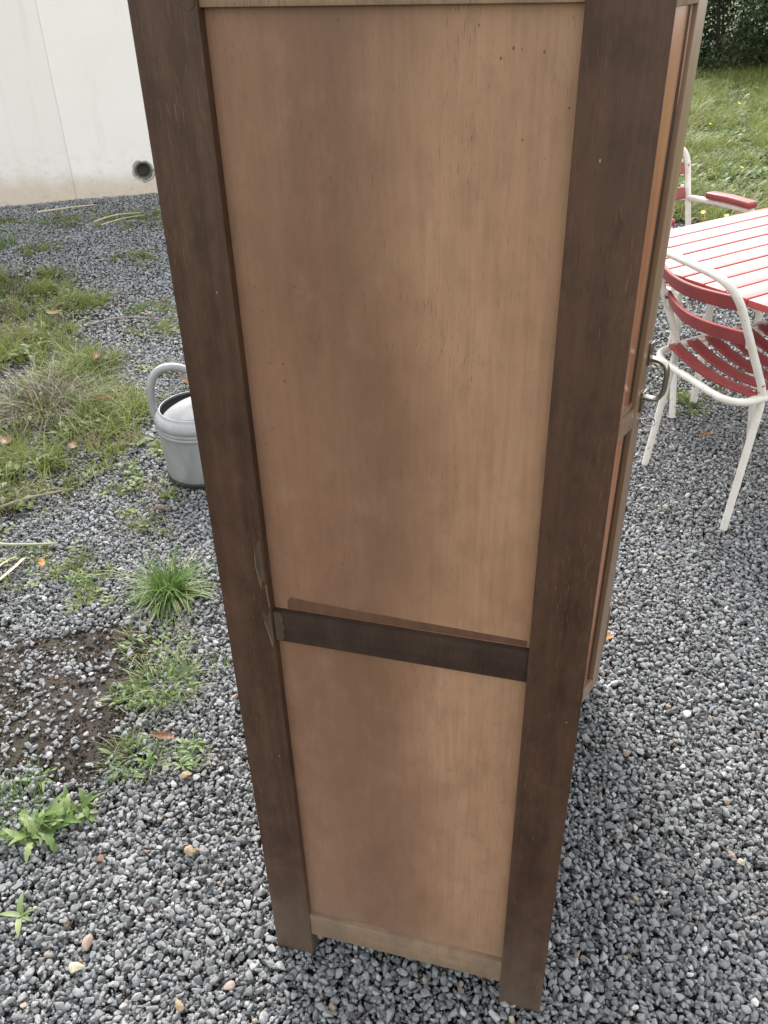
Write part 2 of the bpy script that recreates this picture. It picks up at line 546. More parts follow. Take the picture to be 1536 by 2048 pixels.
def plaster(nm='white_render', ca=(0.88, 0.855, 0.825), cb=(0.80, 0.765, 0.725)):
    m = NT(nm)
    v = m.coord((1, 1, 1))
    fine = m.noise(v, 160, 4, 0.6)
    cl = m.noise(v, 2.2, 5, 0.6)
    # ochre damp stain along the foot of the wall, ragged edge
    sep = m.n('ShaderNodeSeparateXYZ')
    tc = m.n('ShaderNodeTexCoord')
    m.l(tc.outputs['Object'], sep.inputs[0])
    z = m.math('SUBTRACT', sep.outputs['Z'], m.math('MULTIPLY', cl, 0.30))
    mr = m.n('ShaderNodeMapRange', interpolation_type='SMOOTHSTEP')
    mr.inputs['From Min'].default_value = 0.10
    mr.inputs['From Max'].default_value = -0.08
    m.l(z, mr.inputs['Value'])
    col = m.mix(m.ramp(cl, [(0.35, 0.0), (0.75, 0.5)]), ca, cb)
    col = m.mix(m.math('MULTIPLY', mr.outputs[0], 0.75), col, (0.60, 0.50, 0.39))
    spl = m.noise(m.coord((14, 14, 22), loc=(1, 3, 3)), 1.0, 6, 0.75)
    lo_ = m.n('ShaderNodeMapRange'); lo_.inputs['From Min'].default_value = 0.45; lo_.inputs['From Max'].default_value = 0.0
    m.l(sep.outputs['Z'], lo_.inputs['Value'])
    col = m.mix(m.math('MULTIPLY', m.ramp(spl, [(0.50, 0.0), (0.66, 0.55)]), lo_.outputs[0]), col, (0.48, 0.41, 0.33))
    run = m.noise(m.coord((9, 9, 0.7), loc=(5, 3, 3)), 1.0, 5, 0.65)
    col = m.mix(m.ramp(run, [(0.56, 0.0), (0.74, 0.25)]), col, (0.58, 0.54, 0.49))
    sc = m.noise(m.coord((1, 1, 1), loc=(3, 3, 3)), 22, 4, 0.7)
    col = m.mix(m.ramp(sc, [(0.70, 0.0), (0.80, 0.4)]), col, (0.55, 0.52, 0.48))
    m.base(col)
    m.set(Roughness=0.85)
    m.bump(fine, 0.25, 0.002)
    return m.m
PLASTER = plaster()
PLASTER_B = plaster('older_white_render', (0.85, 0.82, 0.79), (0.77, 0.73, 0.69))
MORTAR = simple('grey_mortar', (0.36, 0.33, 0.29), 0.9, 0.3, 60)
PIPE_DARK = simple('dark_pipe', (0.11, 0.105, 0.095), 0.7, 0.3, 30)

# ------------------------------------------------------------------ ground
def noise2(x, y, seed=0, f=1.0):
    s = 0.0
    for k, (a, b, c, d) in enumerate([(2.1, 1.3, 0.3, 1.0), (3.9, -2.7, 1.7, 0.6), (-5.3, 6.1, 2.9, 0.45), (9.7, 8.3, 4.1, 0.3), (-17.1, 13.9, 0.9, 0.2)]):
        s = s + d * np.sin((a * x + b * y) * f + c + seed * 1.7 + 1.3 * np.sin((b * x - a * y) * f * 0.7 + seed))
    return s / 2.0

def sstep(a, b, v):
    t = np.clip((v - a) / (b - a), 0, 1)
    return t * t * (3 - 2 * t)

def inpoly(x, y, poly):
    """signed-ish soft test: distance inside is positive"""
    x = np.asarray(x, float); y = np.asarray(y, float)
    ins = np.zeros(x.shape, bool)
    dmin = np.full(x.shape, 1e9)
    n = len(poly)
    for i in range(n):
        x0, y0 = poly[i]; x1, y1 = poly[(i + 1) % n]
        c = ((y0 > y) != (y1 > y)) & (x < (x1 - x0) * (y - y0) / (y1 - y0 + 1e-12) + x0)
        ins ^= c
        dx, dy = x1 - x0, y1 - y0
        t = np.clip(((x - x0) * dx + (y - y0) * dy) / (dx * dx + dy * dy), 0, 1)
        dmin = np.minimum(dmin, np.hypot(x - x0 - t * dx, y - y0 - t * dy))
    return np.where(ins, dmin, -dmin)

SOIL_POLY = [(-2.3, 1.80), (-1.75, 1.66), (-1.50, 1.64), (-1.25, 1.69), (-1.12, 1.66), (-1.05, 1.45), (-0.98, 1.22), (-1.05, 1.09), (-1.22, 1.06), (-1.40, 1.02), (-2.1, 0.90)]
GRASS_POLY = [(-5.2, 4.2), (-4.0, 4.55), (-3.3, 4.45), (-2.75, 4.15), (-2.62, 3.80), (-2.42, 3.45), (-2.15, 3.15), (-1.93, 2.98), (-1.82, 2.70), (-1.80, 2.45), (-1.76, 2.25), (-1.92, 2.08), (-2.1, 1.95), (-3.6, 1.7)]
LAWN_Y = 6.2

def soil_f(x, y):
    return sstep(-0.05, 0.09, inpoly(x, y, SOIL_POLY) + 0.07 * noise2(x, y, 1, 2.2))
def grass_f(x, y):
    return sstep(-0.10, 0.22, inpoly(x, y, GRASS_POLY) + 0.16 * noise2(x, y, 2, 1.6))
def lawn_edge(x):
    return LAWN_Y + np.where(x > 0.2, 0.22 * (x - 0.5), -0.066 + 0.9 * (0.2 - x)) + 0.10 * np.sin(3.1 * x + 1) + 0.05 * np.sin(9 * x)
def lawn_f(x, y):
    return sstep(-0.12, 0.25, y - lawn_edge(x)) * (y > 5.0)

def base_h(x, y):
    h = -0.040 + 0.006 * noise2(x, y, 3, 1.5)
    h = h + 0.034 * soil_f(x, y) + 0.020 * grass_f(x, y) + 0.035 * lawn_f(x, y)
    h = h + 0.003 * noise2(x, y, 4, 11.0)
    return h

def grid(name, xs, ys, fz, mat, kind='structure'):
    X, Y = np.meshgrid(xs, ys)
    Z = fz(X, Y)
    nx, ny = len(xs), len(ys)
    v = np.stack([X.ravel(), Y.ravel(), Z.ravel()], 1)
    i = np.arange(nx * ny).reshape(ny, nx)
    f = np.stack([i[:-1, :-1].ravel(), i[:-1, 1:].ravel(), i[1:, 1:].ravel(), i[1:, :-1].ravel()], 1)
    o = pyd(name, v.tolist(), f.tolist(), mat, smooth=True)
    o['kind'] = kind
    return o

gnd = grid('ground', np.arange(-7.0, 5.01, 0.04), np.arange(-2.5, 9.61, 0.04), base_h, SOIL)
outer = []
lim = 260.0
ov = [(-lim, -lim, -0.09), (lim, -lim, -0.09), (lim, lim, -0.09), (-lim, lim, -0.09)]
far = pyd('terrain', ov, [(0, 1, 2, 3)], LAWN)
far['kind'] = 'structure'
lawn = grid('lawn', np.arange(-4.0, 14.01, 0.12), np.arange(5.9, 30.0, 0.12),
            lambda x, y: -0.010 + 0.012 * noise2(x, y, 6, 2.0) - 0.06 * (1 - sstep(-0.10, 0.05, y - lawn_edge(x))) + 0.010 * np.clip(y - 6.5, 0, 30) , LAWN)

# ------------------------------------------------------------------ scatter (geometry nodes, one object per kind of stuff)
def scatter(name, pts, rot, scl, idx, tint, hue, variants):
    n = len(pts)
    me = bpy.data.meshes.new(name)
    me.vertices.add(n)
    me.vertices.foreach_set('co', np.asarray(pts, np.float32).ravel())
    for nm, typ, arr, key in (('rot', 'FLOAT_VECTOR', rot, 'vector'), ('scl', 'FLOAT_VECTOR', scl, 'vector'), ('tint', 'FLOAT', tint, 'value'), ('hue', 'FLOAT', hue, 'value')):
        a = me.attributes.new(nm, typ, 'POINT')
        a.data.foreach_set(key, np.asarray(arr, np.float32).ravel())
    a = me.attributes.new('idx', 'INT', 'POINT')
    a.data.foreach_set('value', np.asarray(idx, np.int32))
    me.update()
    o = mobj(name, me)
    c = bpy.data.collections.new(name + '_pieces')
    for i, vm in enumerate(variants):
        vo = bpy.data.objects.new('%s_piece_%02d' % (name, i), vm)
        c.objects.link(vo)
    g = bpy.data.node_groups.new(name + '_scatter', 'GeometryNodeTree')
    g.interface.new_socket('Geometry', in_out='INPUT', socket_type='NodeSocketGeometry')
    g.interface.new_socket('Geometry', in_out='OUTPUT', socket_type='NodeSocketGeometry')
    N = g.nodes
    gi = N.new('NodeGroupInput'); go = N.new('NodeGroupOutput')
    ci = N.new('GeometryNodeCollectionInfo')
    ci.inputs['Collection'].default_value = c
    ci.inputs['Separate Children'].default_value = True
    ci.inputs['Reset Children'].default_value = True
    iop = N.new('GeometryNodeInstanceOnPoints')
    iop.inputs['Pick Instance'].default_value = True
    def na(nm, t):
        q = N.new('GeometryNodeInputNamedAttribute'); q.data_type = t
        q.inputs['Name'].default_value = nm
        return q.outputs['Attribute']
    er = N.new('FunctionNodeEulerToRotation')
    L = g.links.new
    L(na('rot', 'FLOAT_VECTOR'), er.inputs[0])
    L(gi.outputs[0], iop.inputs['Points'])
    L(ci.outputs[0], iop.inputs['Instance'])
    L(na('idx', 'INT'), iop.inputs['Instance Index'])
    L(er.outputs[0], iop.inputs['Rotation'])
    L(na('scl', 'FLOAT_VECTOR'), iop.inputs['Scale'])
    L(iop.outputs[0], go.inputs[0])
    md = o.modifiers.new('scatter', 'NODES')
    md.node_group = g
    return o

# stone shapes: hulls of random points, slightly rounded, unit size
def stone_mesh(seed, name='stone_shape', mat=STONE, rounds=1):
    r = random.Random(seed)
    bm = bmesh.new()
    for k in range(r.randint(9, 14)):
        v = Vector((r.gauss(0, 1), r.gauss(0, 1), r.gauss(0, 1))).normalized()
        v *= r.uniform(0.82, 1.1)
        bm.verts.new((v.x * 0.5, v.y * 0.5, v.z * 0.5))
    res = bmesh.ops.convex_hull(bm, input=bm.verts)
    bmesh.ops.delete(bm, geom=[e for e in res['geom_interior'] if isinstance(e, bmesh.types.BMVert)], context='VERTS')
    bmesh.ops.bevel(bm, geom=list(bm.edges), offset=0.05, segments=2, profile=0.5, affect='EDGES')
    me = bpy.data.meshes.new(name)
    bmesh.ops.recalc_face_normals(bm, faces=bm.faces)
    bm.to_mesh(me); bm.free()
    me.polygons.foreach_set('use_smooth', [True] * len(me.polygons))
    me.materials.append(mat)
    return me
STONES = [stone_mesh(100 + i) for i in range(16)]

def tints(n, x, y):
    t = np.clip(rng.normal(0.46, 0.18, n), 0, 0.94)
    t = np.where(rng.random(n) < 0.006, rng.uniform(0.94, 1.0, n), t)
    h = np.where(rng.random(n) < 0.014, rng.uniform(0.02, 1.0, n), 0.0)
    return t, h

# near gravel: dropped stone by stone into a height map so it packs like the real thing
def near_gravel():
    x0, x1, y0, y1 = -3.4, 1.95, 0.30, 3.6
    cell = 0.003
    nx = int((x1 - x0) / cell); ny = int((y1 - y0) / cell)
    gx = x0 + (np.arange(nx) + 0.5) * cell; gy = y0 + (np.arange(ny) + 0.5) * cell
    XX, YY = np.meshgrid(gx, gy)
    Hm = base_h(XX, YY) + 0.012 * (1 - soil_f(XX, YY)) * (1 - grass_f(XX, YY)).astype(np.float64)
    NT_ = 520000
    px = rng.uniform(x0 + 0.03, x1 - 0.03, NT_); py = rng.uniform(y0 + 0.03, y1 - 0.03, NT_)
    # view wedge with margin
    keep = (px > -0.74 * py - 1.30) & (px < 0.12 * py + 1.35)
    sf = soil_f(px, py); gf = grass_f(px, py)
    spars = noise2(px, py, 8, 5.0)
    prob = (1 - sf * np.clip(0.92 - 0.16 * spars, 0.72, 0.985)) * (1 - 0.80 * gf)
    keep &= rng.random(NT_) < prob
    px = px[keep]; py = py[keep]; sf = sf[keep]; gf = gf[keep]
    n = len(px)
    el0 = sf > 0.4
    size = np.clip(np.where(el0, 1.12, 1.0) * rng.lognormal(math.log(0.0117), 0.32, n), 0.005, 0.024)
    el = rng.uniform(1.0, 1.45, n); fl = rng.uniform(0.55, 0.9, n)
    az = rng.uniform(0, 2 * math.pi, n)
    lim_ = -0.010 + 0.003 * noise2(px, py, 9, 3.0)
    P = []; ROT = []; SCL = []
    for i in range(n):
        s = size[i]; rad = s * 0.5
        ix = int((px[i] - x0) / cell); iy = int((py[i] - y0) / cell)
        k = max(1, int(rad * 0.9 / cell))
        ya, yb, xa, xb = iy - k, iy + k + 1, ix - k, ix + k + 1
        if ya < 0 or xa < 0 or yb > ny or xb > nx: continue
        sub = Hm[ya:yb, xa:xb]
        m = sub.mean()
        soft = sf[i] > 0.3 or gf[i] > 0.3
        if not soft and m > lim_[i]: continue
        if soft and m > 0.006: continue
        th = s * fl[i]
        gyy = (sub[-1].mean() - sub[0].mean()) / (2 * k * cell + 1e-6)
        gxx = (sub[:, -1].mean() - sub[:, 0].mean()) / (2 * k * cell + 1e-6)
        cz = m + th * (0.36 if not soft else 0.22)
        dome = cz + th * 0.42
        mid = sub[max(0, k - k // 2):k + k // 2 + 1, max(0, k - k // 2):k + k // 2 + 1]
        np.maximum(sub, cz + th * 0.18, out=sub)
        np.maximum(mid, dome, out=mid)
        P.append((px[i], py[i], cz))
        ROT.append((max(-.7, min(.7, gyy * 0.8)) + rng.normal(0, .22), max(-.7, min(.7, -gxx * 0.8)) + rng.normal(0, .22), az[i]))
        SCL.append((s * el[i], s / math.sqrt(el[i]), th))
    return np.array(P), np.array(ROT), np.array(SCL)

Pn, Rn, Sn = near_gravel()
t, h = tints(len(Pn), Pn[:, 0], Pn[:, 1])

def far_gravel():
    pts = []
    pitch = 0.0140
    xs = np.arange(-6.6, 3.2, pitch); ys = np.arange(3.55, 9.4, pitch)
    X, Y = np.meshgrid(xs, ys)
    X = X.ravel() + rng.uniform(-.6, .6, X.size) * pitch
    Y = Y.ravel() + rng.uniform(-.6, .6, Y.size) * pitch
    k = (X > -0.66 * Y - 1.5) & (X < 0.20 * Y + 1.1)
    k &= ((X + 3.745) * 0.519 - (Y - 6.49) * 0.857) > -0.10     # in front of the wall
    X = X[k]; Y = Y[k]
    pr = (1 - 0.85 * grass_f(X, Y)) * (1 - 0.97 * lawn_f(X, Y))
    k = rng.random(len(X)) < pr
    X = X[k]; Y = Y[k]
    n = len(X)
    s = np.clip(rng.lognormal(math.log(0.0150), 0.30, n), 0.008, 0.030)
    el = rng.uniform(1.0, 1.5, n)
    th = s * rng.uniform(0.55, 0.9, n)
    Z = -0.008 + rng.normal(0, 0.0036, n) + 0.006 * noise2(X, Y, 9, 3.0)
    return np.stack([X, Y, Z], 1), np.stack([rng.normal(0, .35, n), rng.normal(0, .35, n), rng.uniform(0, 6.28, n)], 1), np.stack([s * el, s / np.sqrt(el), th], 1)
Pf, Rf, Sf = far_gravel()
tf, hf = tints(len(Pf), Pf[:, 0], Pf[:, 1])
gravel = scatter('gravel', np.concatenate([Pn, Pf]), np.concatenate([Rn, Rf]), np.concatenate([Sn, Sf]),
                 rng.integers(0, len(STONES), len(Pn) + len(Pf)), np.concatenate([t, tf]), np.concatenate([h, hf]), STONES)
tag(gravel, 'loose blue grey crushed gravel covering the yard', 'gravel', kind='stuff')
print('gravel', len(Pn), len(Pf))

# fine grit and crumbs on the bare soil
gx = rng.uniform(-2.4, -0.9, 16000); gy = rng.uniform(0.85, 2.3, 16000)
gk = rng.random(len(gx)) < np.clip(soil_f(gx, gy) * 0.8 + 0.25 * grass_f(gx, gy), 0, 1) * sstep(-0.6, 0.5, noise2(gx, gy, 31, 6.0))
gx = gx[gk]; gy = gy[gk]; n = len(gx)
gs = np.clip(rng.lognormal(math.log(0.0035), 0.5, n), 0.0015, 0.009)
gt = np.clip(rng.normal(0.30, 0.25, n), 0, 0.95)
gh = np.where(rng.random(n) < 0.45, rng.uniform(0.7, 1.0, n), 0.0)
CRUMBS = [stone_mesh(160 + i, 'crumb', SOIL) for i in range(8)]
cx_ = rng.uniform(-2.5, -0.9, 60000); cy_ = rng.uniform(0.85, 2.4, 60000)
ck = rng.random(len(cx_)) < np.clip(soil_f(cx_, cy_) + 0.4 * grass_f(cx_, cy_), 0, 1) * (0.25 + 0.75 * sstep(-0.5, 0.5, noise2(cx_, cy_, 33, 7.0)))
ck &= cx_ > -0.74 * cy_ - 0.80
cx_ = cx_[ck]; cy_ = cy_[ck]; n = len(cx_)
cs = np.clip(rng.lognormal(math.log(0.0058), 0.55, n), 0.002, 0.020)
crumb = scatter('soil_crumbs', np.stack([cx_, cy_, base_h(cx_, cy_) - cs * 0.05], 1), rng.uniform(-1, 1, (n, 3)) * 3, np.stack([cs * 1.3, cs, cs * 0.7], 1), rng.integers(0, 8, n), np.zeros(n), np.zeros(n), CRUMBS)
tag(crumb, 'dark crumbly earth on the bare patch at the left', 'soil', kind='stuff')
# fines between the larger stones of the near gravel
fx = rng.uniform(-2.3, 1.3, 130000); fy = rng.uniform(0.30, 2.4, 130000)
fk = (fx > -0.74 * fy - 0.75) & (fx < 0.10 * fy + 0.75) & (rng.random(len(fx)) < (1 - soil_f(fx, fy)) * (1 - grass_f(fx, fy)))
fx = fx[fk]; fy = fy[fk]; nf = len(fx)
fs = np.clip(rng.lognormal(math.log(0.0058), 0.3, nf), 0.003, 0.010)
gx_, gy_ = np.concatenate([gx, fx]), np.concatenate([gy, fy])
gz_ = np.concatenate([base_h(gx, gy) + gs * 0.1, base_h(fx, fy) + 0.0135 + fs * 0.2])
gs = np.concatenate([gs, fs])
gt = np.concatenate([gt, np.clip(rng.normal(0.40, 0.2, nf), 0, 0.95)])
gh = np.concatenate([gh, np.where(rng.random(nf) < 0.05, rng.uniform(0.05, 1.0, nf), 0.0)])
gx, gy = gx_, gy_
n = len(gx)
grit = scatter('grit', np.stack([gx, gy, gz_], 1), rng.uniform(-1, 1, (n, 3)) * 3, np.stack([gs * 1.2, gs, gs * 0.8], 1), rng.integers(0, len(STONES), n), gt, gh, STONES)
tag(grit, 'fine grey grit between the stones and on the bare earth', 'grit', kind='stuff')

# ------------------------------------------------------------------ grass
def blade_clump(seed, nb, hgt, spread, wid, mat, lean=0.6, name='clump'):
    r = random.Random(seed)
    V = []; F = []
    for b in range(nb):
        a = r.uniform(0, 6.283); rr = spread * math.sqrt(r.random())
        bx, by = rr * math.cos(a), rr * math.sin(a)
        d = a + r.gauss(0, 0.9)
        h = hgt * r.uniform(0.45, 1.1)
        ln = h * abs(r.gauss(lean, 0.35))
        w = wid * r.uniform(0.6, 1.2)
        px, py = -math.sin(d), math.cos(d)
        seg = 4
        i0 = len(V)
        for k in range(seg):
            t = k / seg
            zz = h * (t - 0.30 * ln / max(h, 1e-4) * t * t * t)
            ox = math.cos(d) * ln * t * t; oy = math.sin(d) * ln * t * t
            ww = w * (1 - 0.75 * t) * 0.5
            V.append((bx + ox - px * ww, by + oy - py * ww, zz)); V.append((bx + ox + px * ww, by + oy + py * ww, zz))
        V.append((bx + math.cos(d) * ln, by + math.sin(d) * ln, h * (1 - 0.30 * ln / max(h, 1e-4))))
        for k in range(seg - 1):
            q = i0 + 2 * k
            F.append((q, q + 1, q + 3, q + 2))
        q = i0 + 2 * (seg - 1)
        F.append((q, q + 1, q + 2))
    me = bpy.data.meshes.new(name)
    me.from_pydata(V, [], F)
    me.materials.append(mat)
    me.polygons.foreach_set('use_smooth', [True] * len(me.polygons))
    return me

def leaf_geo(L, W, curl, lobes=0, seg=6, fold=0.15):
    """one leaf along +x from the origin, curling up then down"""
    V = []; F = []
    for k in range(seg + 1):
        t = k / seg
        w = W * 0.5 * (math.sin(math.pi * (0.08 + 0.92 * t) ** 0.85) ** 0.8 if t < 1 else 0.02)
        if lobes and 0.1 < t < 0.92:
            w *= 0.72 + 0.45 * (k % 2)
        x = L * t
        z = L * (0.35 * t - curl * t * t)
        V += [(x, -w, z + fold * w), (x, 0, z), (x, w, z + fold * w)]
    for k in range(seg):
        a = 3 * k
        F += [(a, a + 1, a + 4, a + 3), (a + 1, a + 2, a + 5, a + 4)]
    return V, F

def broad_clump(seed, nl, L, W, mat, name='broad'):
    r = random.Random(seed)
    V = []; F = []
    for k in range(nl):
        a = r.uniform(0, 6.28)
        v, f = leaf_geo(L * r.uniform(0.6, 1.15), W * r.uniform(0.7, 1.15), r.uniform(0.1, 0.5))
        o = len(V)
        lift = r.uniform(-0.25, 0.45)
        c, s = math.cos(a), math.sin(a)
        ox, oy, oz = r.gauss(0, L * 0.5), r.gauss(0, L * 0.5), r.uniform(0.0, L * 0.7)
        for x, y, z in v:
            z2 = z + lift * x
            V.append((ox + c * x - s * y, oy + s * x + c * y, oz + z2))
        F += [tuple(o + i for i in q) for q in f]
    me = bpy.data.meshes.new(name)
    me.from_pydata(V, [], F)
    me.materials.append(mat)
    me.polygons.foreach_set('use_smooth', [True] * len(me.polygons))
    return me

CL = [blade_clump(i, 26, 0.085, 0.035, 0.0045, GRASS, 0.7) for i in range(5)] + \
     [blade_clump(20 + i, 20, 0.135, 0.04, 0.005, GRASS, 0.8) for i in range(3)] + \
     [blade_clump(40 + i, 16, 0.12, 0.05, 0.0035, GRASS_DRY, 0.9) for i in range(3)] + \
     [broad_clump(60 + i, 9, 0.05, 0.020, BROAD) for i in range(3)]

def put(n, X, Y, Z, idx, smin, smax):
    s = rng.uniform(smin, smax, n)
    return (np.stack([X, Y, Z], 1), np.stack([rng.normal(0, .12, n), rng.normal(0, .12, n), rng.uniform(0, 6.28, n)], 1),
            np.stack([s, s, s * rng.uniform(0.7, 1.2, n)], 1), idx, rng.random(n))

# left grassy strip, with sparse seedlings reaching out into the gravel
X = rng.uniform(-5.5, -1.4, 26000); Y = rng.uniform(1.5, 5.2, 26000)
g = grass_f(X, Y)
patchy = sstep(-0.35, 0.35, noise2(X, Y, 12, 2.6))
pk = rng.random(len(X)) < (g ** 1.3) * (0.10 + 0.72 * patchy ** 1.4)
pk &= (X > -0.66 * Y - 1.5)
X = X[pk]; Y = Y[pk]
n = len(X)
kind = rng.random(n)
idx = np.where(kind < 0.50, rng.integers(0, 5, n), np.where(kind < 0.64, rng.integers(5, 8, n), np.where(kind < 0.79, rng.integers(8, 11, n), rng.integers(11, 14, n))))
A = put(n, X, Y, base_h(X, Y) + 0.008, idx, 0.55, 1.2)
# sprigs in gravel (thin patches of seedlings near the wall and around the strip)
cent = [(-3.55, 5.75, 0.30), (-3.95, 5.55, 0.18), (-3.75, 4.95, 0.16), (-3.0, 4.85, 0.15), (-4.35, 4.75, 0.22), (-2.35, 4.75, 0.12), (-2.45, 4.05, 0.16), (-2.25, 3.75, 0.16),
        (-2.0, 3.3, 0.10), (-1.62, 2.35, 0.13), (-1.62, 2.62, 0.12), (-1.5, 2.12, 0.08), (-1.62, 1.86, 0.13), (-1.45, 1.75, 0.06), (-1.95, 1.85, 0.15), (0.30, 3.45, 0.10), (-4.4, 5.5, 0.12)]
sx, sy = [], []
for cx, cy, rr in cent:
    m_ = int(40 * (rr / 0.15) ** 1.6)
    sx += list(rng.normal(cx, rr * 0.6, m_)); sy += list(rng.normal(cy, rr * 0.45, m_))
X = np.array(sx); Y = np.array(sy); n = len(X)
kind = rng.random(n)
idx = np.where(kind < 0.5, rng.integers(0, 5, n), np.where(kind < 0.55, rng.integers(8, 11, n), rng.integers(11, 14, n)))
B = put(n, X, Y, np.full(n, -0.012), idx, 0.3, 0.7)
C_ = [np.concatenate([a, b]) for a, b in zip(A, B)]
grass = scatter('grass', C_[0], C_[1], C_[2], C_[3], C_[4], np.zeros(len(C_[4])), CL)
tag(grass, 'patchy weedy grass growing over the gravel on the left', 'grass', kind='stuff')

# lawn grass on the right, beyond the table
X = rng.uniform(-3.0, 6.0, 90000); Y = rng.uniform(5.9, 16.0, 90000)
pk = (X < 0.20 * Y + 1.5) & (X > -0.10 * Y - 0.9) & (rng.random(len(X)) < lawn_f(X, Y))
X = X[pk]; Y = Y[pk]; n = len(X)
kind = rng.random(n)
br = noise2(X, Y, 21, 1.3)
pb = np.clip(0.55 + 0.45 * br, 0.2, 0.9)
idx = np.where(kind < pb, rng.integers(11, 14, n), np.where(kind < pb + (1 - pb) * 0.62, rng.integers(0, 5, n), np.where(kind < pb + (1 - pb) * 0.86, rng.integers(5, 8, n), rng.integers(8, 11, n))))
Zl = 0.010 * np.clip(Y - 6.5, 0, 30) - 0.012 + 0.012 * noise2(X, Y, 6, 2.0)
A = put(n, X, Y, Zl, idx, 0.8, 1.7)
lg = scatter('lawn_grass', A[0], A[1], A[2], A[3], A[4], np.zeros(n), CL)
tag(lg, 'rough green lawn with clover and long grass behind the table', 'grass', kind='stuff')
print('grass', len(C_[0]), n)

# ------------------------------------------------------------------ wardrobe
Y0 = 0.859
WD = 0.92                     # width, away from the camera
wr = empty('wardrobe', (-0.24, Y0 + WD / 2, 0.0))
tag(wr, 'tall old brown wooden wardrobe standing on the gravel, its side towards the viewer', 'wardrobe')
OFF = Vector((-0.24, Y0 + WD / 2, 0.0))
def wbox(name, lo, hi, mat, parent=wr, bev=0.0015):
    lo = tuple(Vector(lo) - OFF); hi = tuple(Vector(hi) - OFF)
    return box(name, lo, hi, mat, parent, bev)

def side_frame(ya, yb, yr, yp, ypb):
    wbox('post', (-0.064, ya, -0.016), (0.010, yb, 1.622), W_POST, bev=0.0022)
    wbox('post', (-0.492, ya, -0.016), (-0.419, yb, 1.622), W_POST, bev=0.0022)
    lo, hi = min(yr), max(yr)
    wbox('rail', (-0.4195, lo, 1.557), (-0.0635, hi, 1.622), W_RAW)
    wbox('rail', (-0.4195, lo, 0.777), (-0.0635, hi, 0.830), W_RAIL)
    wbox('rail', (-0.4195, lo, 0.052), (-0.0635, hi, 0.112), W_RAW)
    a, b = min(yp, ypb), max(yp, ypb)
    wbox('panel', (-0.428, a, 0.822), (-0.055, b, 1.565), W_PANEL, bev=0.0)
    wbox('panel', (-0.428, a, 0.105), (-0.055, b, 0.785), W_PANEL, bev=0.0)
side_frame(Y0, Y0 + 0.028, (Y0 + 0.0035, Y0 + 0.022), Y0 + 0.0130, Y0 + 0.0180)
Yb = Y0 + WD
side_frame(Yb - 0.028, Yb, (Yb - 0.0035, Yb - 0.022), Yb - 0.0130, Yb - 0.0180)
wbox('top_board', (-0.500, Y0 - 0.006, 1.6225), (0.022, Yb + 0.006, 1.646), W_POST)
wbox('back_panel', (-0.486, Y0 + 0.0285, 0.06), (-0.480, Yb - 0.0285, 1.621), W_RAW, bev=0.0)
wbox('floor_board', (-0.479, Y0 + 0.0285, 0.090), (-0.004, Yb - 0.0285, 0.108), W_RAW, bev=0.0)
wbox('front_rail', (-0.018, Y0 + 0.0285, 0.700), (0.004, Yb - 0.0285, 0.752), W_POST)
wbox('front_rail', (-0.018, Y0 + 0.0285, 0.052), (0.004, Yb - 0.0285, 0.112), W_POST)
wbox('front_rail', (-0.018, Y0 + 0.0285, 1.560), (0.004, Yb - 0.0285, 1.622), W_POST)
dr = wbox('drawer_front', (-0.014, Y0 + 0.031, 0.440), (0.002, Yb - 0.031, 0.698), W_STILE)
wbox('drawer_front', (-0.014, Y0 + 0.031, 0.114), (0.002, Yb - 0.031, 0.437), W_STILE)

# the door stands proud of the carcass with a splayed framed edge on the near side
DD = Vector((0.3420, 0.9397, 0.0))
DN = Vector((0.9397, -0.3420, 0.0))
DS = Vector((0.0105, Y0 + 0.003, 0.0))
def dp(s, z, n=0.0):
    return DS + DD * s + DN * n + Vector((0, 0, z)) - OFF
ZT, ZB = 1.600, 0.757
def lin(a, b):                         # value at z = 1.55 and at z = .757
    return lambda z: b + (a - b) * (z - 0.757) / (1.550 - 0.757)
s_end = lin(0.0775, 0.0510); s_in = lin(0.0535, 0.0290); s_gr = lin(0.0390, 0.0160)
door = empty('door', (0, 0, 0)); door.parent = wr
def prism(name, quad, depth, mat, parent, bev=0.001, back=0.0):
    """quad: four (s, z) corners on the splayed face, thickness behind it"""
    bm = bmesh.new()
    f = [bm.verts.new(dp(s, z, back)) for s, z in quad]
    b = [bm.verts.new(dp(s, z, back - depth)) for s, z in quad]
    bm.faces.new(f); bm.faces.new(b[::-1])
    for i in range(4):
        j = (i + 1) % 4
        bm.faces.new((f[i], b[i], b[j], f[j]))
    bmesh.ops.recalc_face_normals(bm, faces=bm.faces)
    if bev: bmesh.ops.bevel(bm, geom=list(bm.edges), offset=bev, segments=2, profile=0.6, affect='EDGES')
    return bmo(name, bm, mat, parent, smooth=40)
prism('stile', [(s_in(ZB), ZB), (s_end(ZB), ZB), (s_end(ZT), ZT), (s_in(ZT), ZT)], 0.016, W_STILE, door)
for (za, zb, mt) in ((ZB, 0.777, W_STILE), (1.146, 1.170, W_STILE), (1.553, ZT, W_RAW)):
    prism('rail', [(0.0, za), (s_in(za) - 0.0004, za), (s_in(zb) - 0.0004, zb), (0.0, zb)], 0.016, mt, door)
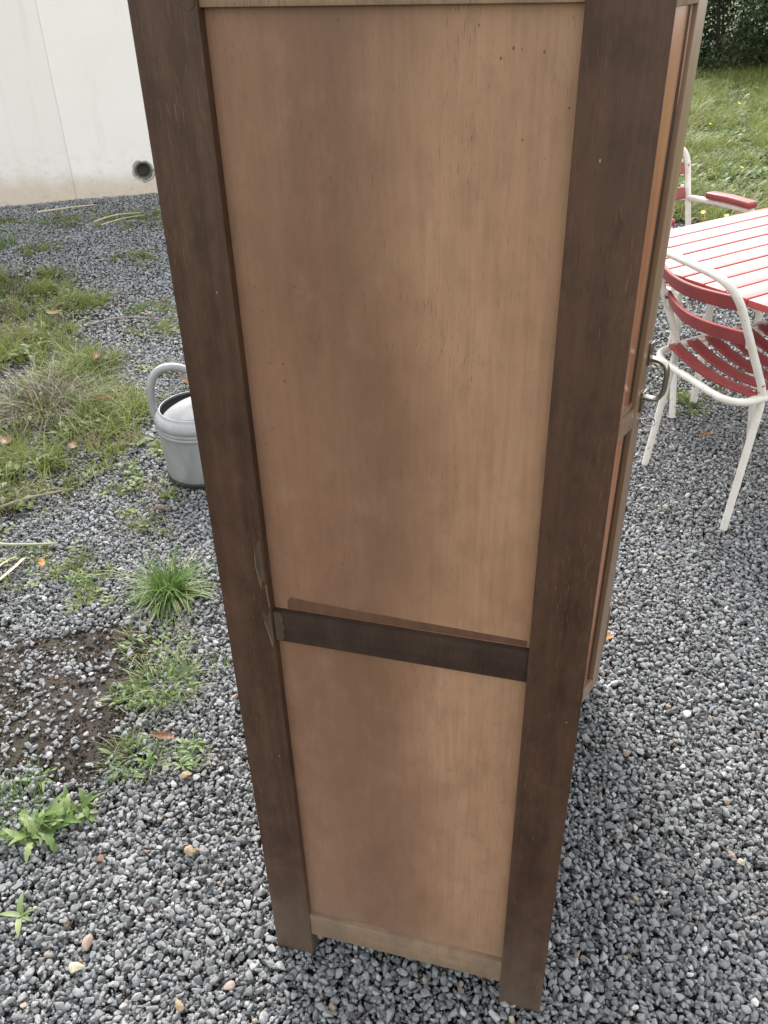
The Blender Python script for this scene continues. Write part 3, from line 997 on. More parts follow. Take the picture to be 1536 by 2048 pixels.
# moulding on the middle rail
prism('moulding', [(0.0, 1.1705), (s_in(1.17) - 0.001, 1.1705), (s_in(1.176) - 0.001, 1.177), (0.0, 1.177)], 0.009, W_STILE, door, back=-0.003)
for za, zb in ((0.7775, 1.1455), (1.1775, 1.5525)):
    prism('groove', [(s_gr(za), za), (s_in(za) - 0.0005, za), (s_in(zb) - 0.0005, zb), (s_gr(zb), zb)], 0.006, W_GROOVE, door, bev=0.0, back=-0.0055)
    prism('panel', [(0.0, za), (s_gr(za) - 0.0003, za), (s_gr(zb) - 0.0003, zb), (0.0, zb)], 0.008, W_DOOR, door, bev=0.0004, back=-0.0035)
# door leaf that carries on behind the splayed edge
xl = DS.x + DD.x * 0.052; yl = DS.y + DD.y * 0.053
wbox('leaf', (0.006, yl, ZB + 0.002), (xl - 0.004, Yb - 0.03, ZT - 0.002), W_DOOR, door, bev=0.001)
wbox('stile', (xl - 0.0035, Yb - 0.11, ZB + 0.002), (xl + 0.006, Yb - 0.03, ZT - 0.002), W_STILE, door, bev=0.001)
for za, zb in ((ZB + 0.003, 0.83), (1.13, 1.19), (1.53, ZT - 0.003)):
    wbox('rail', (xl - 0.0035, yl + 0.07, za), (xl + 0.005, Yb - 0.1105, zb), W_STILE, door, bev=0.001)
# chrome pull and key
hz0, hz1 = 1.166, 1.234
def hp(z, n, s=0.0595):
    return dp(s, z, n)
hb = bmesh.new()
path = fillet([hp(hz0 + 0.012, 0.000, 0.0585), hp(hz0 + 0.011, 0.0215, 0.062), hp(hz1 - 0.014, 0.022, 0.064), hp(hz1 - 0.012, 0.0, 0.0635)], 0.016, 8)
sidev = DD.copy()
td = []
for i in range(len(path)):
    tg = (path[min(i + 1, len(path) - 1)] - path[max(i - 1, 0)]).normalized()
    td.append(tg.cross(sidev))
hbm = strip_bm(path, sidev, td, 0.0095, 0.0038)
bevel_sharp(hbm, 0.001, 2, 50)
handle = bmo('handle', hbm, CHROME, door, smooth=50)
for za, zb, s0 in ((hz0 - 0.006, hz0 + 0.018, 0.0545), (hz1 - 0.020, hz1 + 0.006, 0.0585)):
    prism('mounting_plate', [(s0, za), (s0 + 0.010, za), (s0 + 0.010, zb), (s0, zb)], 0.0022, CHROME, handle, bev=0.0006, back=0.0024)
kp = [hp(1.148, 0.010, 0.062) + DN * (0.0075 * math.cos(a)) + Vector((0, 0, 0.0015 * math.sin(a))) + DD * (0.0075 * math.sin(a)) for a in [2 * math.pi * i / 22 for i in range(23)]]
key = tube('key', kp, 0.0011, CHROME, door, 8)
tube('key_stem', [hp(1.148, -0.004, 0.062), hp(1.148, 0.004, 0.062)], 0.0018, CHROME, key, 8)

# torn veneer beside the middle rail, on the far post and rail end
def patch(name, pts, y, mat, thick=0.0012):
    bm = bmesh.new()
    f = [bm.verts.new(Vector((x, y, z)) - OFF) for x, z in pts]
    b = [bm.verts.new(Vector((x, y + thick, z)) - OFF) for x, z in pts]
    bm.faces.new(f); bm.faces.new(b[::-1])
    for i in range(len(pts)):
        j = (i + 1) % len(pts)
        bm.faces.new((f[i], b[i], b[j], f[j]))
    return bmo(name, bm, mat, wr)
patch('torn_veneer', [(-0.4225, 0.955), (-0.429, 0.945), (-0.4325, 0.925), (-0.433, 0.905), (-0.430, 0.885), (-0.4285, 0.872), (-0.4255, 0.886), (-0.4225, 0.880), (-0.4215, 0.905)], Y0 - 0.0009, W_TEAR)
patch('splinter', [(-0.4318, 0.940), (-0.4335, 0.925), (-0.4342, 0.905), (-0.4312, 0.885), (-0.4296, 0.870), (-0.4289, 0.871), (-0.4302, 0.886), (-0.4330, 0.905), (-0.4325, 0.925)], Y0 - 0.0013, W_SPL)
patch('splinter', [(-0.4229, 0.878), (-0.4222, 0.855), (-0.4212, 0.840), (-0.4203, 0.841), (-0.4212, 0.857), (-0.4219, 0.879)], Y0 - 0.0012, W_SPL)
patch('torn_veneer', [(-0.435, 0.829), (-0.425, 0.826), (-0.4208, 0.832), (-0.4202, 0.800), (-0.4202, 0.776), (-0.4235, 0.768), (-0.4265, 0.786), (-0.4300, 0.806), (-0.4335, 0.820)], Y0 - 0.0010, W_TEAR)
patch('splinter', [(-0.4312, 0.812), (-0.4270, 0.790), (-0.4240, 0.770), (-0.4222, 0.767), (-0.4232, 0.774), (-0.4262, 0.792), (-0.4300, 0.812)], Y0 - 0.0014, W_SPL)
patch('torn_veneer', [(-0.4180, 0.829), (-0.408, 0.8287), (-0.4045, 0.8205), (-0.4062, 0.812), (-0.4030, 0.803), (-0.4068, 0.795), (-0.4040, 0.787), (-0.409, 0.7790), (-0.418, 0.7785)], Y0 + 0.0029, W_TEAR, 0.0005)
patch('dark_strip', [(-0.399, 0.8455), (-0.394, 0.8520), (-0.37, 0.8498), (-0.34, 0.8490), (-0.30, 0.8468), (-0.26, 0.8462), (-0.22, 0.8445), (-0.18, 0.8440), (-0.13, 0.8424), (-0.068, 0.8410), (-0.068, 0.8310), (-0.40, 0.8310)], Y0 + 0.0127, W_STRIP, 0.0006)  # thin red-brown strip, darker than the panel, along the middle rail's top edge
# dark plugged hole at the top of the far post
bm = lathe_bm([(0.0, -0.0004), (0.0062, -0.0004), (0.0066, 0.0006)], 18)
bmesh.ops.rotate(bm, verts=bm.verts, matrix=Matrix.Rotation(R_(90), 3, 'X'))
o = bmo('wood_plug', bm, W_RAIL, wr, smooth=True)
o.location = Vector((-0.428, Y0 - 0.0003, 1.5625)) - OFF

# ------------------------------------------------------------------ rendered wall
WP = Vector((-3.745, 6.49, 0)); WT = Vector((0.857, 0.519, 0)).normalized(); WN = Vector((0.519, -0.857, 0)).normalized()
wall = empty('rendered_wall', (WP.x, WP.y, 0), math.atan2(WT.y, WT.x))
tag(wall, 'long white rendered wall with a vertical joint and a round drain hole near its foot', 'wall')
# local: x along the wall, -y towards the yard.  joint at x=-0.59, hole at x=-0.054 z=.168
def wall_section(x0, x1, z0, z1, hole=None, y=0.0, thick=0.25):
    bm = bmesh.new()
    if hole is None:
        return box_bm((x0, y, z0), (x1, y + thick, z1), 0.004, 2)
    hx, hz, hr = hole
    N = 28
    def outer_pt(a):
        c, s = math.cos(a), math.sin(a)
        ts = []
        if c > 1e-6: ts.append((x1 - hx) / c)
        if c < -1e-6: ts.append((x0 - hx) / c)
        if s > 1e-6: ts.append((z1 - hz) / s)
        if s < -1e-6: ts.append((z0 - hz) / s)
        return min(ts)
    angs = sorted(set([2 * math.pi * k / N for k in range(N)] + [math.atan2(zz - hz, xx - hx) % (2 * math.pi) for xx in (x0, x1) for zz in (z0, z1)]))
    inn = []; out = []; inb = []
    for a in angs:
        rr = hr * (1 + 0.05 * math.sin(3 * a + 1) + 0.04 * math.sin(5 * a))
        inn.append(bm.verts.new((hx + rr * math.cos(a), y, hz + rr * math.sin(a))))
        inb.append(bm.verts.new((hx + rr * math.cos(a), y + 0.10, hz + rr * math.sin(a))))
        t_ = outer_pt(a)
        out.append(bm.verts.new((hx + t_ * math.cos(a), y, hz + t_ * math.sin(a))))
    n_ = len(angs)
    for i in range(n_):
        j = (i + 1) % n_
        bm.faces.new((inn[i], out[i], out[j], inn[j]))
        bm.faces.new((inn[j], inb[j], inb[i], inn[i]))
    # body behind
    m2 = box_bm((x0, y + 0.101, z0), (x1, y + thick, z1), 0.0)
    me_ = bpy.data.meshes.new('tmp'); m2.to_mesh(me_); m2.free(); bm.from_mesh(me_); bpy.data.meshes.remove(me_)
    # side and top skins
    for a, b in (((x0, z0), (x0, z1)), ((x0, z1), (x1, z1)), ((x1, z1), (x1, z0))):
        bm.faces.new([bm.verts.new(p) for p in ((a[0], y, a[1]), (b[0], y, b[1]), (b[0], y + 0.101, b[1]), (a[0], y + 0.101, a[1]))])
    return bm
bmo('wall_section', wall_section(-5.5, -0.5958, -0.15, 2.5, y=0.003), PLASTER_B, wall)
bmo('wall_section', wall_section(-0.595, 2.2, -0.15, 2.5, hole=(-0.054, 0.168, 0.068)), PLASTER, wall)
box('coping', (-5.55, -0.03, 2.503), (2.25, 0.30, 2.56), MORTAR, wall, 0.005)
pb_ = lathe_bm([(0.070, -0.001), (0.066, -0.004), (0.060, -0.003), (0.052, 0.004), (0.048, 0.03), (0.047, 0.095), (0.0, 0.095)], 32)
bmesh.ops.rotate(pb_, verts=pb_.verts, matrix=Matrix.Rotation(R_(-90), 3, 'X'))
pp = bmo('drain_pipe', pb_, PIPE_DARK, wall, smooth=40)
pp.location = (-0.054, 0.0, 0.168)
mr_ = lathe_bm([(0.086, 0.002), (0.080, -0.006), (0.070, -0.005), (0.064, 0.006)], 30)
for v in mr_.verts:
    a = math.atan2(v.co.y, v.co.x); k_ = 1 + 0.07 * math.sin(2 * a + 0.5) + 0.05 * math.sin(5 * a) + 0.03 * math.sin(9 * a)
    v.co.x *= k_; v.co.y *= k_
bmesh.ops.rotate(mr_, verts=mr_.verts, matrix=Matrix.Rotation(R_(-90), 3, 'X'))
mo = bmo('mortar_ring', mr_, MORTAR, wall, smooth=60)
mo.location = (-0.054, 0.0, 0.168)

# ------------------------------------------------------------------ watering can
can = empty('watering_can', (-1.415, 2.50, 0.0), R_(20))
tag(can, 'grey galvanised watering can half hidden behind the wardrobe', 'watering can')
prof = [(0.0, 0.012), (0.128, 0.012), (0.133, 0.016), (0.134, 0.022), (0.1365, 0.06), (0.1395, 0.12), (0.1425, 0.175), (0.1435, 0.184), (0.1462, 0.188), (0.1462, 0.193), (0.1442, 0.197), (0.1466, 0.201), (0.1466, 0.206), (0.1448, 0.211),
        (0.1480, 0.216), (0.1495, 0.224), (0.1475, 0.234), (0.1430, 0.243), (0.1370, 0.250), (0.1330, 0.252), (0.1295, 0.2555), (0.1275, 0.262), (0.1255, 0.262), (0.1250, 0.254)]
bmo('body', lathe_bm(prof, 72), ZINC, can, smooth=35)
inner = [(0.1248, 0.256), (0.1400, 0.236), (0.1412, 0.21), (0.1385, 0.205), (0.1412, 0.2), (0.138, 0.19), (0.132, 0.03), (0.0, 0.03)]
bmo('liner', lathe_bm(inner, 56), simple('dull_inner_zinc', (0.16, 0.165, 0.165), 0.6, 0.2, metal=0.2), can, smooth=35)
bmo('base_ring', lathe_bm([(0.120, 0.0), (0.136, 0.0), (0.1375, 0.010), (0.134, 0.0155), (0.120, 0.0155)], 56), RUBBER, can, smooth=40)
# half cover: a shallow dome over the front half with a slightly bowed straight edge
cb = bmesh.new()
nr, na_ = 10, 40
dv = Vector((0.52, -0.85, 0)).normalized()      # towards the viewer, world
dang = math.atan2(dv.y, dv.x) - R_(20) + R_(22)
rows = []
for i in range(nr + 1):
    tt = i / nr
    row = []
    for j in range(na_ + 1):
        u_ = -1 + 2 * j / na_
        half = math.acos(0.02)
        a = u_ * half
        R0 = 0.1275
        # from the rim (tt = 0) to the straight edge (tt = 1)
        rim = Vector((R0 * math.cos(a), R0 * math.sin(a)))
        edge = Vector((R0 * 0.02 - 0.022 * (1 - u_ * u_), R0 * math.sin(a)))
        p = rim.lerp(edge, tt)
        rr = p.length / R0
        z = 0.2610 + 0.030 * (1 - rr ** 2)
        c, s = math.cos(dang), math.sin(dang)
        row.append(cb.verts.new((c * p.x - s * p.y, s * p.x + c * p.y, z)))
    rows.append(row)
for a, b in zip(rows[:-1], rows[1:]):
    for j in range(na_):
        try: cb.faces.new((a[j], a[j + 1], b[j + 1], b[j]))
        except ValueError: pass
bmesh.ops.remove_doubles(cb, verts=cb.verts, dist=1e-5)
cv = bmo('cover', cb, simple('dull_cover_zinc', (0.27, 0.28, 0.29), 0.6, 0.22, 14, metal=0.1), can, smooth=True)
sm = cv.modifiers.new('thickness', 'SOLIDIFY'); sm.thickness = 0.002
# arched handle from the far left shoulder over the opening
rv = Vector((0.853, 0.522, 0)); rv.rotate(Euler((0, 0, -R_(20))))
bv = Vector((-0.52, 0.85, 0)); bv.rotate(Euler((0, 0, -R_(20))))
hp_ = [rv * -0.137 + bv * 0.045 + Vector((0, 0, 0.205)), rv * -0.146 + bv * 0.05 + Vector((0, 0, 0.26)), rv * -0.140 + bv * 0.05 + Vector((0, 0, 0.335)), rv * -0.112 + bv * 0.048 + Vector((0, 0, 0.385)),
       rv * -0.06 + bv * 0.045 + Vector((0, 0, 0.398)), rv * 0.0 + bv * 0.04 + Vector((0, 0, 0.375)), rv * 0.07 + bv * 0.03 + Vector((0, 0, 0.320)), rv * 0.118 + bv * 0.02 + Vector((0, 0, 0.262))]
tube('handle', smooth_path(hp_, 8), 0.0140, ZINC, can, 18)
sp_ = [rv * 0.135 + Vector((0, 0, 0.07)), rv * 0.22 + Vector((0, 0, 0.16)), rv * 0.30 + Vector((0, 0, 0.26)), rv * 0.37 + Vector((0, 0, 0.33))]
spp = smooth_path(sp_, 6)
tube('spout', spp, [0.03 - 0.015 * i / len(spp) for i in range(len(spp))], ZINC, can, 16)

# ------------------------------------------------------------------ slatted garden table
TO = Vector((0.122, 3.358, 0)); TD = Vector((0.6886, 0.7252, 0)).normalized(); TNn = Vector((0.7252, -0.6886, 0)).normalized()
tb = empty('garden_table', tuple(TO + TD * 0.4 + TNn * 0.41), math.atan2(TD.y, TD.x))
tag(tb, 'long garden table with glossy red slats and white legs', 'table')
# local frame: x along slats, y = -TNn ; table spans along -.37..1.25, perp 0..0.82
def tl(a, p, z): return (a - 0.4, 0.41 - p, z)
def tbox(name, a0, a1, p0, p1, z0, z1, mat, bev=0.003):
    A_ = tl(a0, p1, z0); B_ = tl(a1, p0, z1)
    return box(name, A_, B_, mat, tb, bev)
for k in range(10):
    tbox('slat', -0.370 + rnd.uniform(-0.002, 0.002), 1.25, 0.003 + k * 0.0815, 0.003 + k * 0.0815 + 0.0735, 0.698, 0.720 + rnd.uniform(-0.0008, 0.0008), REDT)
for a in (-0.25, 0.44, 1.13):
    tbox('cross_rail', a - 0.02, a + 0.02, 0.03, 0.79, 0.672, 0.6975, RED)
for p in (0.085, 0.735):
    tbox('side_rail', -0.30, 1.18, p - 0.012, p + 0.012, 0.640, 0.6715, WHITE)
for a, da in ((0.190, 0.03), (0.95, -0.03)):
    for p, dpv in ((0.085, -0.02), (0.735, 0.02)):
        tube('leg', [Vector(tl(a, p, 0.655)), Vector(tl(a + da, p + dpv, -0.005))], 0.0150, WHITE, tb, 12)

# ------------------------------------------------------------------ chair in front of the table
CO = Vector((0.141, 2.912, 0)); CU = Vector((0.562, -0.828, 0)).normalized(); CW = Vector((0.828, 0.562, 0)).normalized()
def chair(name, label, origin, U, Wd, arms=False, top=0.812, lean=0.122, kink=0.05, ins=0.022, slz=(0.745, 0.635)):
    root = empty(name, tuple(origin + U * 0.227 + Wd * 0.24))
    tag(root, label, 'chair')
    base_ = origin + U * 0.227 + Wd * 0.24
    def c(a, b, z): return origin + U * a + Wd * b + Vector((0, 0, z)) - base_
    rt = 0.0118
    # rear legs and back hoop in one bent tube
    hoop = fillet([c(0.0, 0.0, -0.006), c(0.012, kink, 0.455), c(ins, -lean, top - 0.004), c(0.227, -lean - 0.028, top + 0.012), c(0.454 - ins, -lean, top - 0.004), c(0.442, kink, 0.455), c(0.454, 0.0, -0.006)], [0.05, 0.09, 0.10, 0.09, 0.05], 8)
    tube('back_hoop', hoop, rt, WHITE, root, 14)
    # seat frame: U bent tube at the rear, straight sides
    sf_ = fillet([c(0.000, 0.40, 0.472), c(0.004, 0.10, 0.452), c(0.012, -0.055, 0.437), c(0.442, -0.055, 0.437), c(0.450, 0.10, 0.452), c(0.454, 0.40, 0.472)], [0.02, 0.10, 0.10, 0.02], 8)
    tube('seat_frame', sf_, 0.0115, WHITE, root, 12)
    for a in (0.0, 0.454):
        sgn = -1 if a == 0 else 1
        tube('leg', [c(a, 0.385, 0.470), c(a + sgn * 0.028, 0.478, -0.006)], 0.0125, WHITE, root, 12)
        i_ = a - sgn * 0.016 if a == 0 else a - 0.016
        ia = 0.016 if a == 0 else 0.438
        bm = strip_bm([c(ia, 0.01, 0.4535), c(ia, 0.20, 0.467), c(ia, 0.40, 0.478)], U, Vector((0, 0, 1)), 0.022, 0.004)
        bmo('side_bar', bm, WHITE, root)
    # seat slats, dished
    nsl = 6
    for k in range(nsl):
        b = 0.028 + k * 0.070
        zc = 0.458 + 0.050 * b
        pth = []; wd = []
        for i in range(13):
            q = i / 12
            dz = -0.020 * math.sin(math.pi * q)
            db = -0.010 * math.sin(math.pi * q)
            pth.append(c(0.018 + 0.418 * q, b + db, zc + dz))
        bm = strip_bm(pth, (Wd + Vector((0, 0, 0.05))), Vector((0, 0, 1)), 0.043, 0.010)
        bevel_sharp(bm, 0.0025, 2, 40)
        sl = bmo('seat_slat', bm, RED, root, smooth=40)
        for q in (0.03, 0.97):
            sc_ = lathe_bm([(0.0, 0.0022), (0.0035, 0.0018), (0.005, 0.0)], 12)
            so = bmo('screw', sc_, SCREW, sl, smooth=True)
            so.location = c(0.018 + 0.418 * q, b, zc + 0.0055)
    # back slats, bowed to the rear
    for zc in slz:
        tl_ = (zc - 0.455) / (top - 0.455)
        bb = kink - (kink + lean) * tl_
        pth = []; wd = []; tdv = []
        for i in range(17):
            q = i / 16
            bow = 0.052 * math.sin(math.pi * q)
            pth.append(c(0.026 + 0.402 * q, bb + 0.010 - bow, zc - 0.006 * math.sin(math.pi * q)))
            wd.append(Vector((0, 0, 1)) - Wd * 0.30)
            tg = (U * 0.402 - Wd * 0.052 * math.pi * math.cos(math.pi * q)).normalized()
            tdv.append(Vector((0, 0, 1)).cross(tg))
        bm = strip_bm(pth, wd, tdv, 0.046, 0.015)
        bevel_sharp(bm, 0.006, 3, 50)
        bs = bmo('back_slat', bm, RED, root, smooth=40)
        for q, e in ((0.010, 1), (0.990, -1)):
            pb2 = c(0.026 + 0.402 * q, bb - 0.001, zc)
            m_ = strip_bm([pb2 - Vector((0, 0, 0.030)) + Wd * 0.009, pb2 + Vector((0, 0, 0.030)) - Wd * 0.009], U, Wd, 0.018, 0.003)
            bmo('bracket', m_, WHITE, bs)
            sb = bmesh.new()
            bmesh.ops.create_uvsphere(sb, u_segments=10, v_segments=6, radius=0.0048)
            so = bmo('screw', sb, RUBBER, bs, smooth=True)
            so.location = pb2 - Wd * 0.0025 + U * 0.002 * e
    if arms:
        for a in (0.0, 0.454):
            pth = fillet([c(a, -0.045, 0.680), c(a, 0.10, 0.688), c(a, 0.335, 0.690), c(a, 0.365, 0.45), c(a, 0.40, 0.40)], [0.02, 0.06, 0.05, 0.02], 7)
            tube('arm_tube', pth, 0.0125, WHITE, root, 12)
            A_ = c(a - 0.024, 0.07, 0.700); 
            bm = strip_bm([c(a, 0.075, 0.712), c(a, 0.18, 0.716), c(a, 0.30, 0.712)], U, Vector((0, 0, 1)), 0.052, 0.026)
            bevel_sharp(bm, 0.009, 3, 40)
            bmo('arm_rest', bm, RED, root, smooth=50)
    return root
chair('garden_chair', 'white tubular garden chair with dark red slats, nearest, its back to the viewer', CO, CU, CW)
# arm chair on the far side of the table, facing it
FW = Vector((0.725, -0.689, 0)).normalized()
FU = Vector((-0.689, -0.725, 0)).normalized()
chair('garden_armchair', 'white tubular garden armchair with red arm rest beyond the slatted table', Vector((0.222, 3.998, 0)), FU, FW, arms=True, top=0.885, lean=0.085, kink=0.03, ins=-0.012, slz=(0.800, 0.705))

# ------------------------------------------------------------------ shrubs at the back of the lawn
def shrub(name, label, loc, rx, ry, hz, nleaf, seed, mat, lsize=0.07):
    r = random.Random(seed)
    root = empty(name, loc)
    tag(root, label, 'shrub', 'dark shrubs at the back of the lawn')
    bm = bmesh.new()
    for k in range(6):
        a = r.uniform(0, 6.28)
        tube_bm(smooth_path([(0.1 * math.cos(a), 0.1 * math.sin(a), -0.1), (rx * 0.25 * math.cos(a), ry * 0.25 * math.sin(a), hz * 0.4), (rx * 0.6 * math.cos(a), ry * 0.6 * math.sin(a), hz * 0.85)], 4), [0.014, 0.0135, 0.013, 0.012, 0.011, 0.010, 0.009, 0.008, 0.006], 7, bm)
    bmo('trunk', bm, BARK, root, smooth=True)
    # clumps on an uneven volume
    cl = []
    for k in range(64):
        a = r.uniform(0, 6.28); e = r.uniform(-0.35, 1.0)
        q = r.uniform(0.6, 1.0)
        cl.append((rx * q * math.cos(a) * math.sqrt(max(0.05, 1 - max(e, 0) ** 2)), ry * q * math.sin(a) * math.sqrt(max(0.05, 1 - max(e, 0) ** 2)), hz * (0.12 + 0.8 * max(e, -0.08)), r.uniform(0.20, 0.40)))
    V = np.zeros((nleaf * 4, 3)); F = []
    for i in range(nleaf):
        cx, cy, cz, cr = cl[r.randrange(len(cl))]
        d = Vector((r.gauss(0, 1), r.gauss(0, 1), r.gauss(0, 0.8))).normalized() * cr * r.random() ** 0.4
        p = Vector((cx, cy, max(0.03, cz))) + d
        p.z = max(p.z, 0.02)
        q = Euler((r.gauss(0.3, 0.6), r.gauss(0.2, 0.6), r.uniform(0, 6.28))).to_matrix()
        L = lsize * r.uniform(0.6, 1.3); W = L * 0.5
        for j, (a, b, c) in enumerate(((-L * .5, 0, 0), (0, -W * .5, L * .08), (L * .5, 0, 0), (0, W * .5, L * .08))):
            V[i * 4 + j] = p + q @ Vector((a, b, c))
        F.append((4 * i, 4 * i + 1, 4 * i + 2, 4 * i + 3))
    pyd('crown', V.tolist(), F, mat, root)
    return root
HED2 = leafmat('mid_shrub_leaf', (0.035, 0.06, 0.022), (0.075, 0.11, 0.045), 0.25, attr=False)
for i, (x, y, rx, ry, hz, nl, mt, lab) in enumerate((
        (0.9, 13.9, 1.1, 0.8, 2.3, 24000, HEDGE, 'dark dense shrub beyond the lawn, just right of the wardrobe'),
        (2.55, 13.6, 1.0, 0.8, 2.2, 24000, HEDGE, 'dark dense shrub beyond the lawn, at the right edge of the picture'),
        (-0.9, 14.3, 1.0, 0.8, 2.2, 7000, HEDGE, 'dark shrub beyond the lawn, behind the wardrobe'),
        (1.75, 15.2, 1.3, 0.8, 2.9, 11000, HED2, 'taller greener shrub rising behind the two dark ones'),
        (4.3, 14.0, 1.1, 0.9, 2.4, 7000, HEDGE, 'dark shrub beyond the lawn, outside the right edge'),
        (-2.6, 14.4, 1.2, 0.9, 2.5, 7000, HEDGE, 'dark shrub beyond the lawn, well behind the wardrobe'),
        (0.2, 15.8, 1.5, 0.8, 3.0, 12000, HEDGE, 'tall dark shrub at the very back, nearest the wardrobe edge'),
        (3.4, 15.8, 1.5, 0.8, 3.0, 12000, HEDGE, 'tall dark shrub at the very back, towards the right edge'))):
    shrub('shrub', lab, (x, y, 0.05), rx, ry, hz, nl, 300 + i, mt)

# ------------------------------------------------------------------ yellow flowers in the lawn
def flower_mesh():
    bm = bmesh.new()
    for k in range(11):
        a = 2 * math.pi * k / 11
        c, s = math.cos(a), math.sin(a)
        pts = [(0.002, -0.002, 0), (0.014, -0.004, 0.003), (0.018, 0, 0.002), (0.014, 0.004, 0.003), (0.002, 0.002, 0)]
        bm.faces.new([bm.verts.new((c * x - s * y, s * x + c * y, z)) for x, y, z in pts])
    me = bpy.data.meshes.new('bloom'); bm.to_mesh(me); bm.free(); me.materials.append(YELLOW); return me
def stem_mesh():
    bm = tube_bm([(0, 0, -1.0), (0.02, 0.01, -0.5), (0, 0, 0)], 0.0016, 6)
    me = bpy.data.meshes.new('stem'); bm.to_mesh(me); bm.free(); me.materials.append(STEM); return me
FM, SM = flower_mesh(), stem_mesh()
FL = [(0.63, 6.72, .09), (0.42, 6.25, .05), (0.56, 6.15, .06), (0.70, 6.40, .07), (0.76, 6.30, .05), (0.60, 7.15, .09), (0.73, 7.5, .08), (0.70, 8.35, .10), (1.03, 8.3, .10), (1.02, 7.1, .08), (1.10, 6.75, .07), (0.55, 9.2, .1), (0.95, 9.6, .12),
      (1.20, 9.0, .1), (0.85, 10.2, .13), (1.25, 10.6, .13), (0.62, 10.8, .14), (1.05, 11.4, .15)]
for i, (x, y, hh) in enumerate(FL):
    z = 0.010 * max(0, y - 6.5) + hh + 0.03
    f = mobj('yellow_flower', FM)
    f.location = (x, y, z)
    f.rotation_euler = (rnd.uniform(0.2, 0.7), rnd.uniform(-0.3, 0.3), rnd.uniform(0, 6))
    sc_ = rnd.uniform(0.6, 0.95)
    f.scale = (sc_, sc_, sc_)
    st = mobj('stem', SM, None, f)
    st.scale = (1, 1, (hh + 0.05) / sc_)
    tag(f, 'small yellow dandelion flower in the rough lawn behind the table', 'flower', 'yellow flowers dotted over the lawn')

# ------------------------------------------------------------------ weeds growing through the gravel
def leaf_mesh(L, W, curl, lobes, mat, name='leaf'):
    v, f = leaf_geo(L, W, curl, lobes, 8, 0.22)
    me = bpy.data.meshes.new(name); me.from_pydata(v, [], f); me.materials.append(mat)
    me.polygons.foreach_set('use_smooth', [True] * len(me.polygons))
    return me
LEAFS = [leaf_mesh(1.0, 0.24, 0.30, 0, PLANT), leaf_mesh(1.0, 0.30, 0.42, 1, PLANT), leaf_mesh(1.0, 0.26, 0.34, 0, PLANT_PALE), leaf_mesh(1.0, 0.12, 0.42, 0, PLANT), leaf_mesh(1.0, 0.13, 0.5, 0, PLANT_PALE), leaf_mesh(1.0, 0.10, 0.62, 0, PLANT), leaf_mesh(1.0, 0.36, 0.55, 1, PLANT_PALE)]
def rosette(name, label, x, y, L, nl, kinds, cat='weed', lift=(0.0, 0.35), z=-0.006):
    root = empty(name, (x, y, z))
    tag(root, label, cat)
    for k in range(nl):
        o = mobj('leaf', LEAFS[rnd.choice(kinds)], None, root)
        a = 2 * math.pi * k / nl * 1.618 + rnd.uniform(-0.3, 0.3)
        s = L * rnd.uniform(0.65, 1.1)
        o.scale = (s, s, s)
        o.rotation_euler = (rnd.gauss(0, 0.2), -rnd.uniform(*lift), a)
        o.location = (rnd.gauss(0, L * (0.06 if nl < 12 else 0.35)), rnd.gauss(0, L * (0.06 if nl < 12 else 0.35)), rnd.uniform(0, L * 0.25) if nl >= 12 else 0)
    return root
def tuft(name, label, x, y, hgt, nb, spread, wid, seed, lean=0.8, mat=PLANT, z=-0.012):
    me = blade_clump(seed, nb, hgt, spread, wid, mat, lean, 'tuft_blades')
    o = mobj(name, me); o.location = (x, y, z)
    tag(o, label, 'grass tuft')
    return o
def multi(name, label, x, y, R0, seed, nb, hgt, mat=PLANT):
    """a loose weed patch: tussock with leaves around"""
    root = empty(name, (x, y, -0.01))
    tag(root, label, 'weed')
    o = mobj('blades', blade_clump(seed, nb * 2, hgt, R0, 0.0028, mat, 0.8, 'blades'), None, root)
    mobj('withered_blades', blade_clump(seed + 40, max(8, nb // 2), hgt * 0.8, R0 * 1.1, 0.0025, DRYBLADE, 1.6, 'withered_blades'), None, root)
    mobj('blades', blade_clump(seed + 60, nb, hgt * 0.5, R0 * 1.3, 0.0024, mat, 1.3, 'blades'), None, root)
    for k in range(30):
        a = rnd.uniform(0, 6.28); rr = R0 * math.sqrt(rnd.random())
        q = mobj('leaf', LEAFS[rnd.choice((0, 1, 2))], None, root)
        s = rnd.uniform(0.016, 0.036)
        q.scale = (s, s, s); q.rotation_euler = (0, -rnd.uniform(0, 0.5), rnd.uniform(0, 6.28)); q.location = (rr * math.cos(a), rr * math.sin(a), 0.012)
    return root
t1 = empty('leafy_weed', (-1.205, 1.80, -0.008))
tag(t1, 'bushy strap-leaved green weed in the gravel left of the wardrobe, largest of them', 'weed')
mobj('blades', blade_clump(711, 120, 0.150, 0.045, 0.0065, PLANT, 0.75, 'blades'), None, t1)
mobj('blades', blade_clump(712, 60, 0.105, 0.075, 0.0055, PLANT, 1.2, 'blades'), None, t1)
mobj('withered_blades', blade_clump(713, 26, 0.10, 0.09, 0.004, DRYBLADE, 1.7, 'withered_blades'), None, t1)
mobj('blades', blade_clump(714, 50, 0.06, 0.12, 0.003, PLANT, 1.2, 'blades'), None, t1)
for k in range(30):
    q = mobj('leaf', LEAFS[rnd.choice((3, 3, 5, 4))], None, t1); s = rnd.uniform(0.07, 0.125); q.scale = (s, s, s)
    a = -1.1 + rnd.gauss(0, 1.2)
    q.rotation_euler = (rnd.gauss(0, 0.3), -rnd.uniform(-0.1, 0.35), a); q.location = (0.03 * math.cos(a), 0.03 * math.sin(a), 0.012)
multi('weed_patch', 'pale weed patch just below the bushy strap-leaved weed', -1.13, 1.585, 0.10, 721, 40, 0.06, PLANT_PALE)
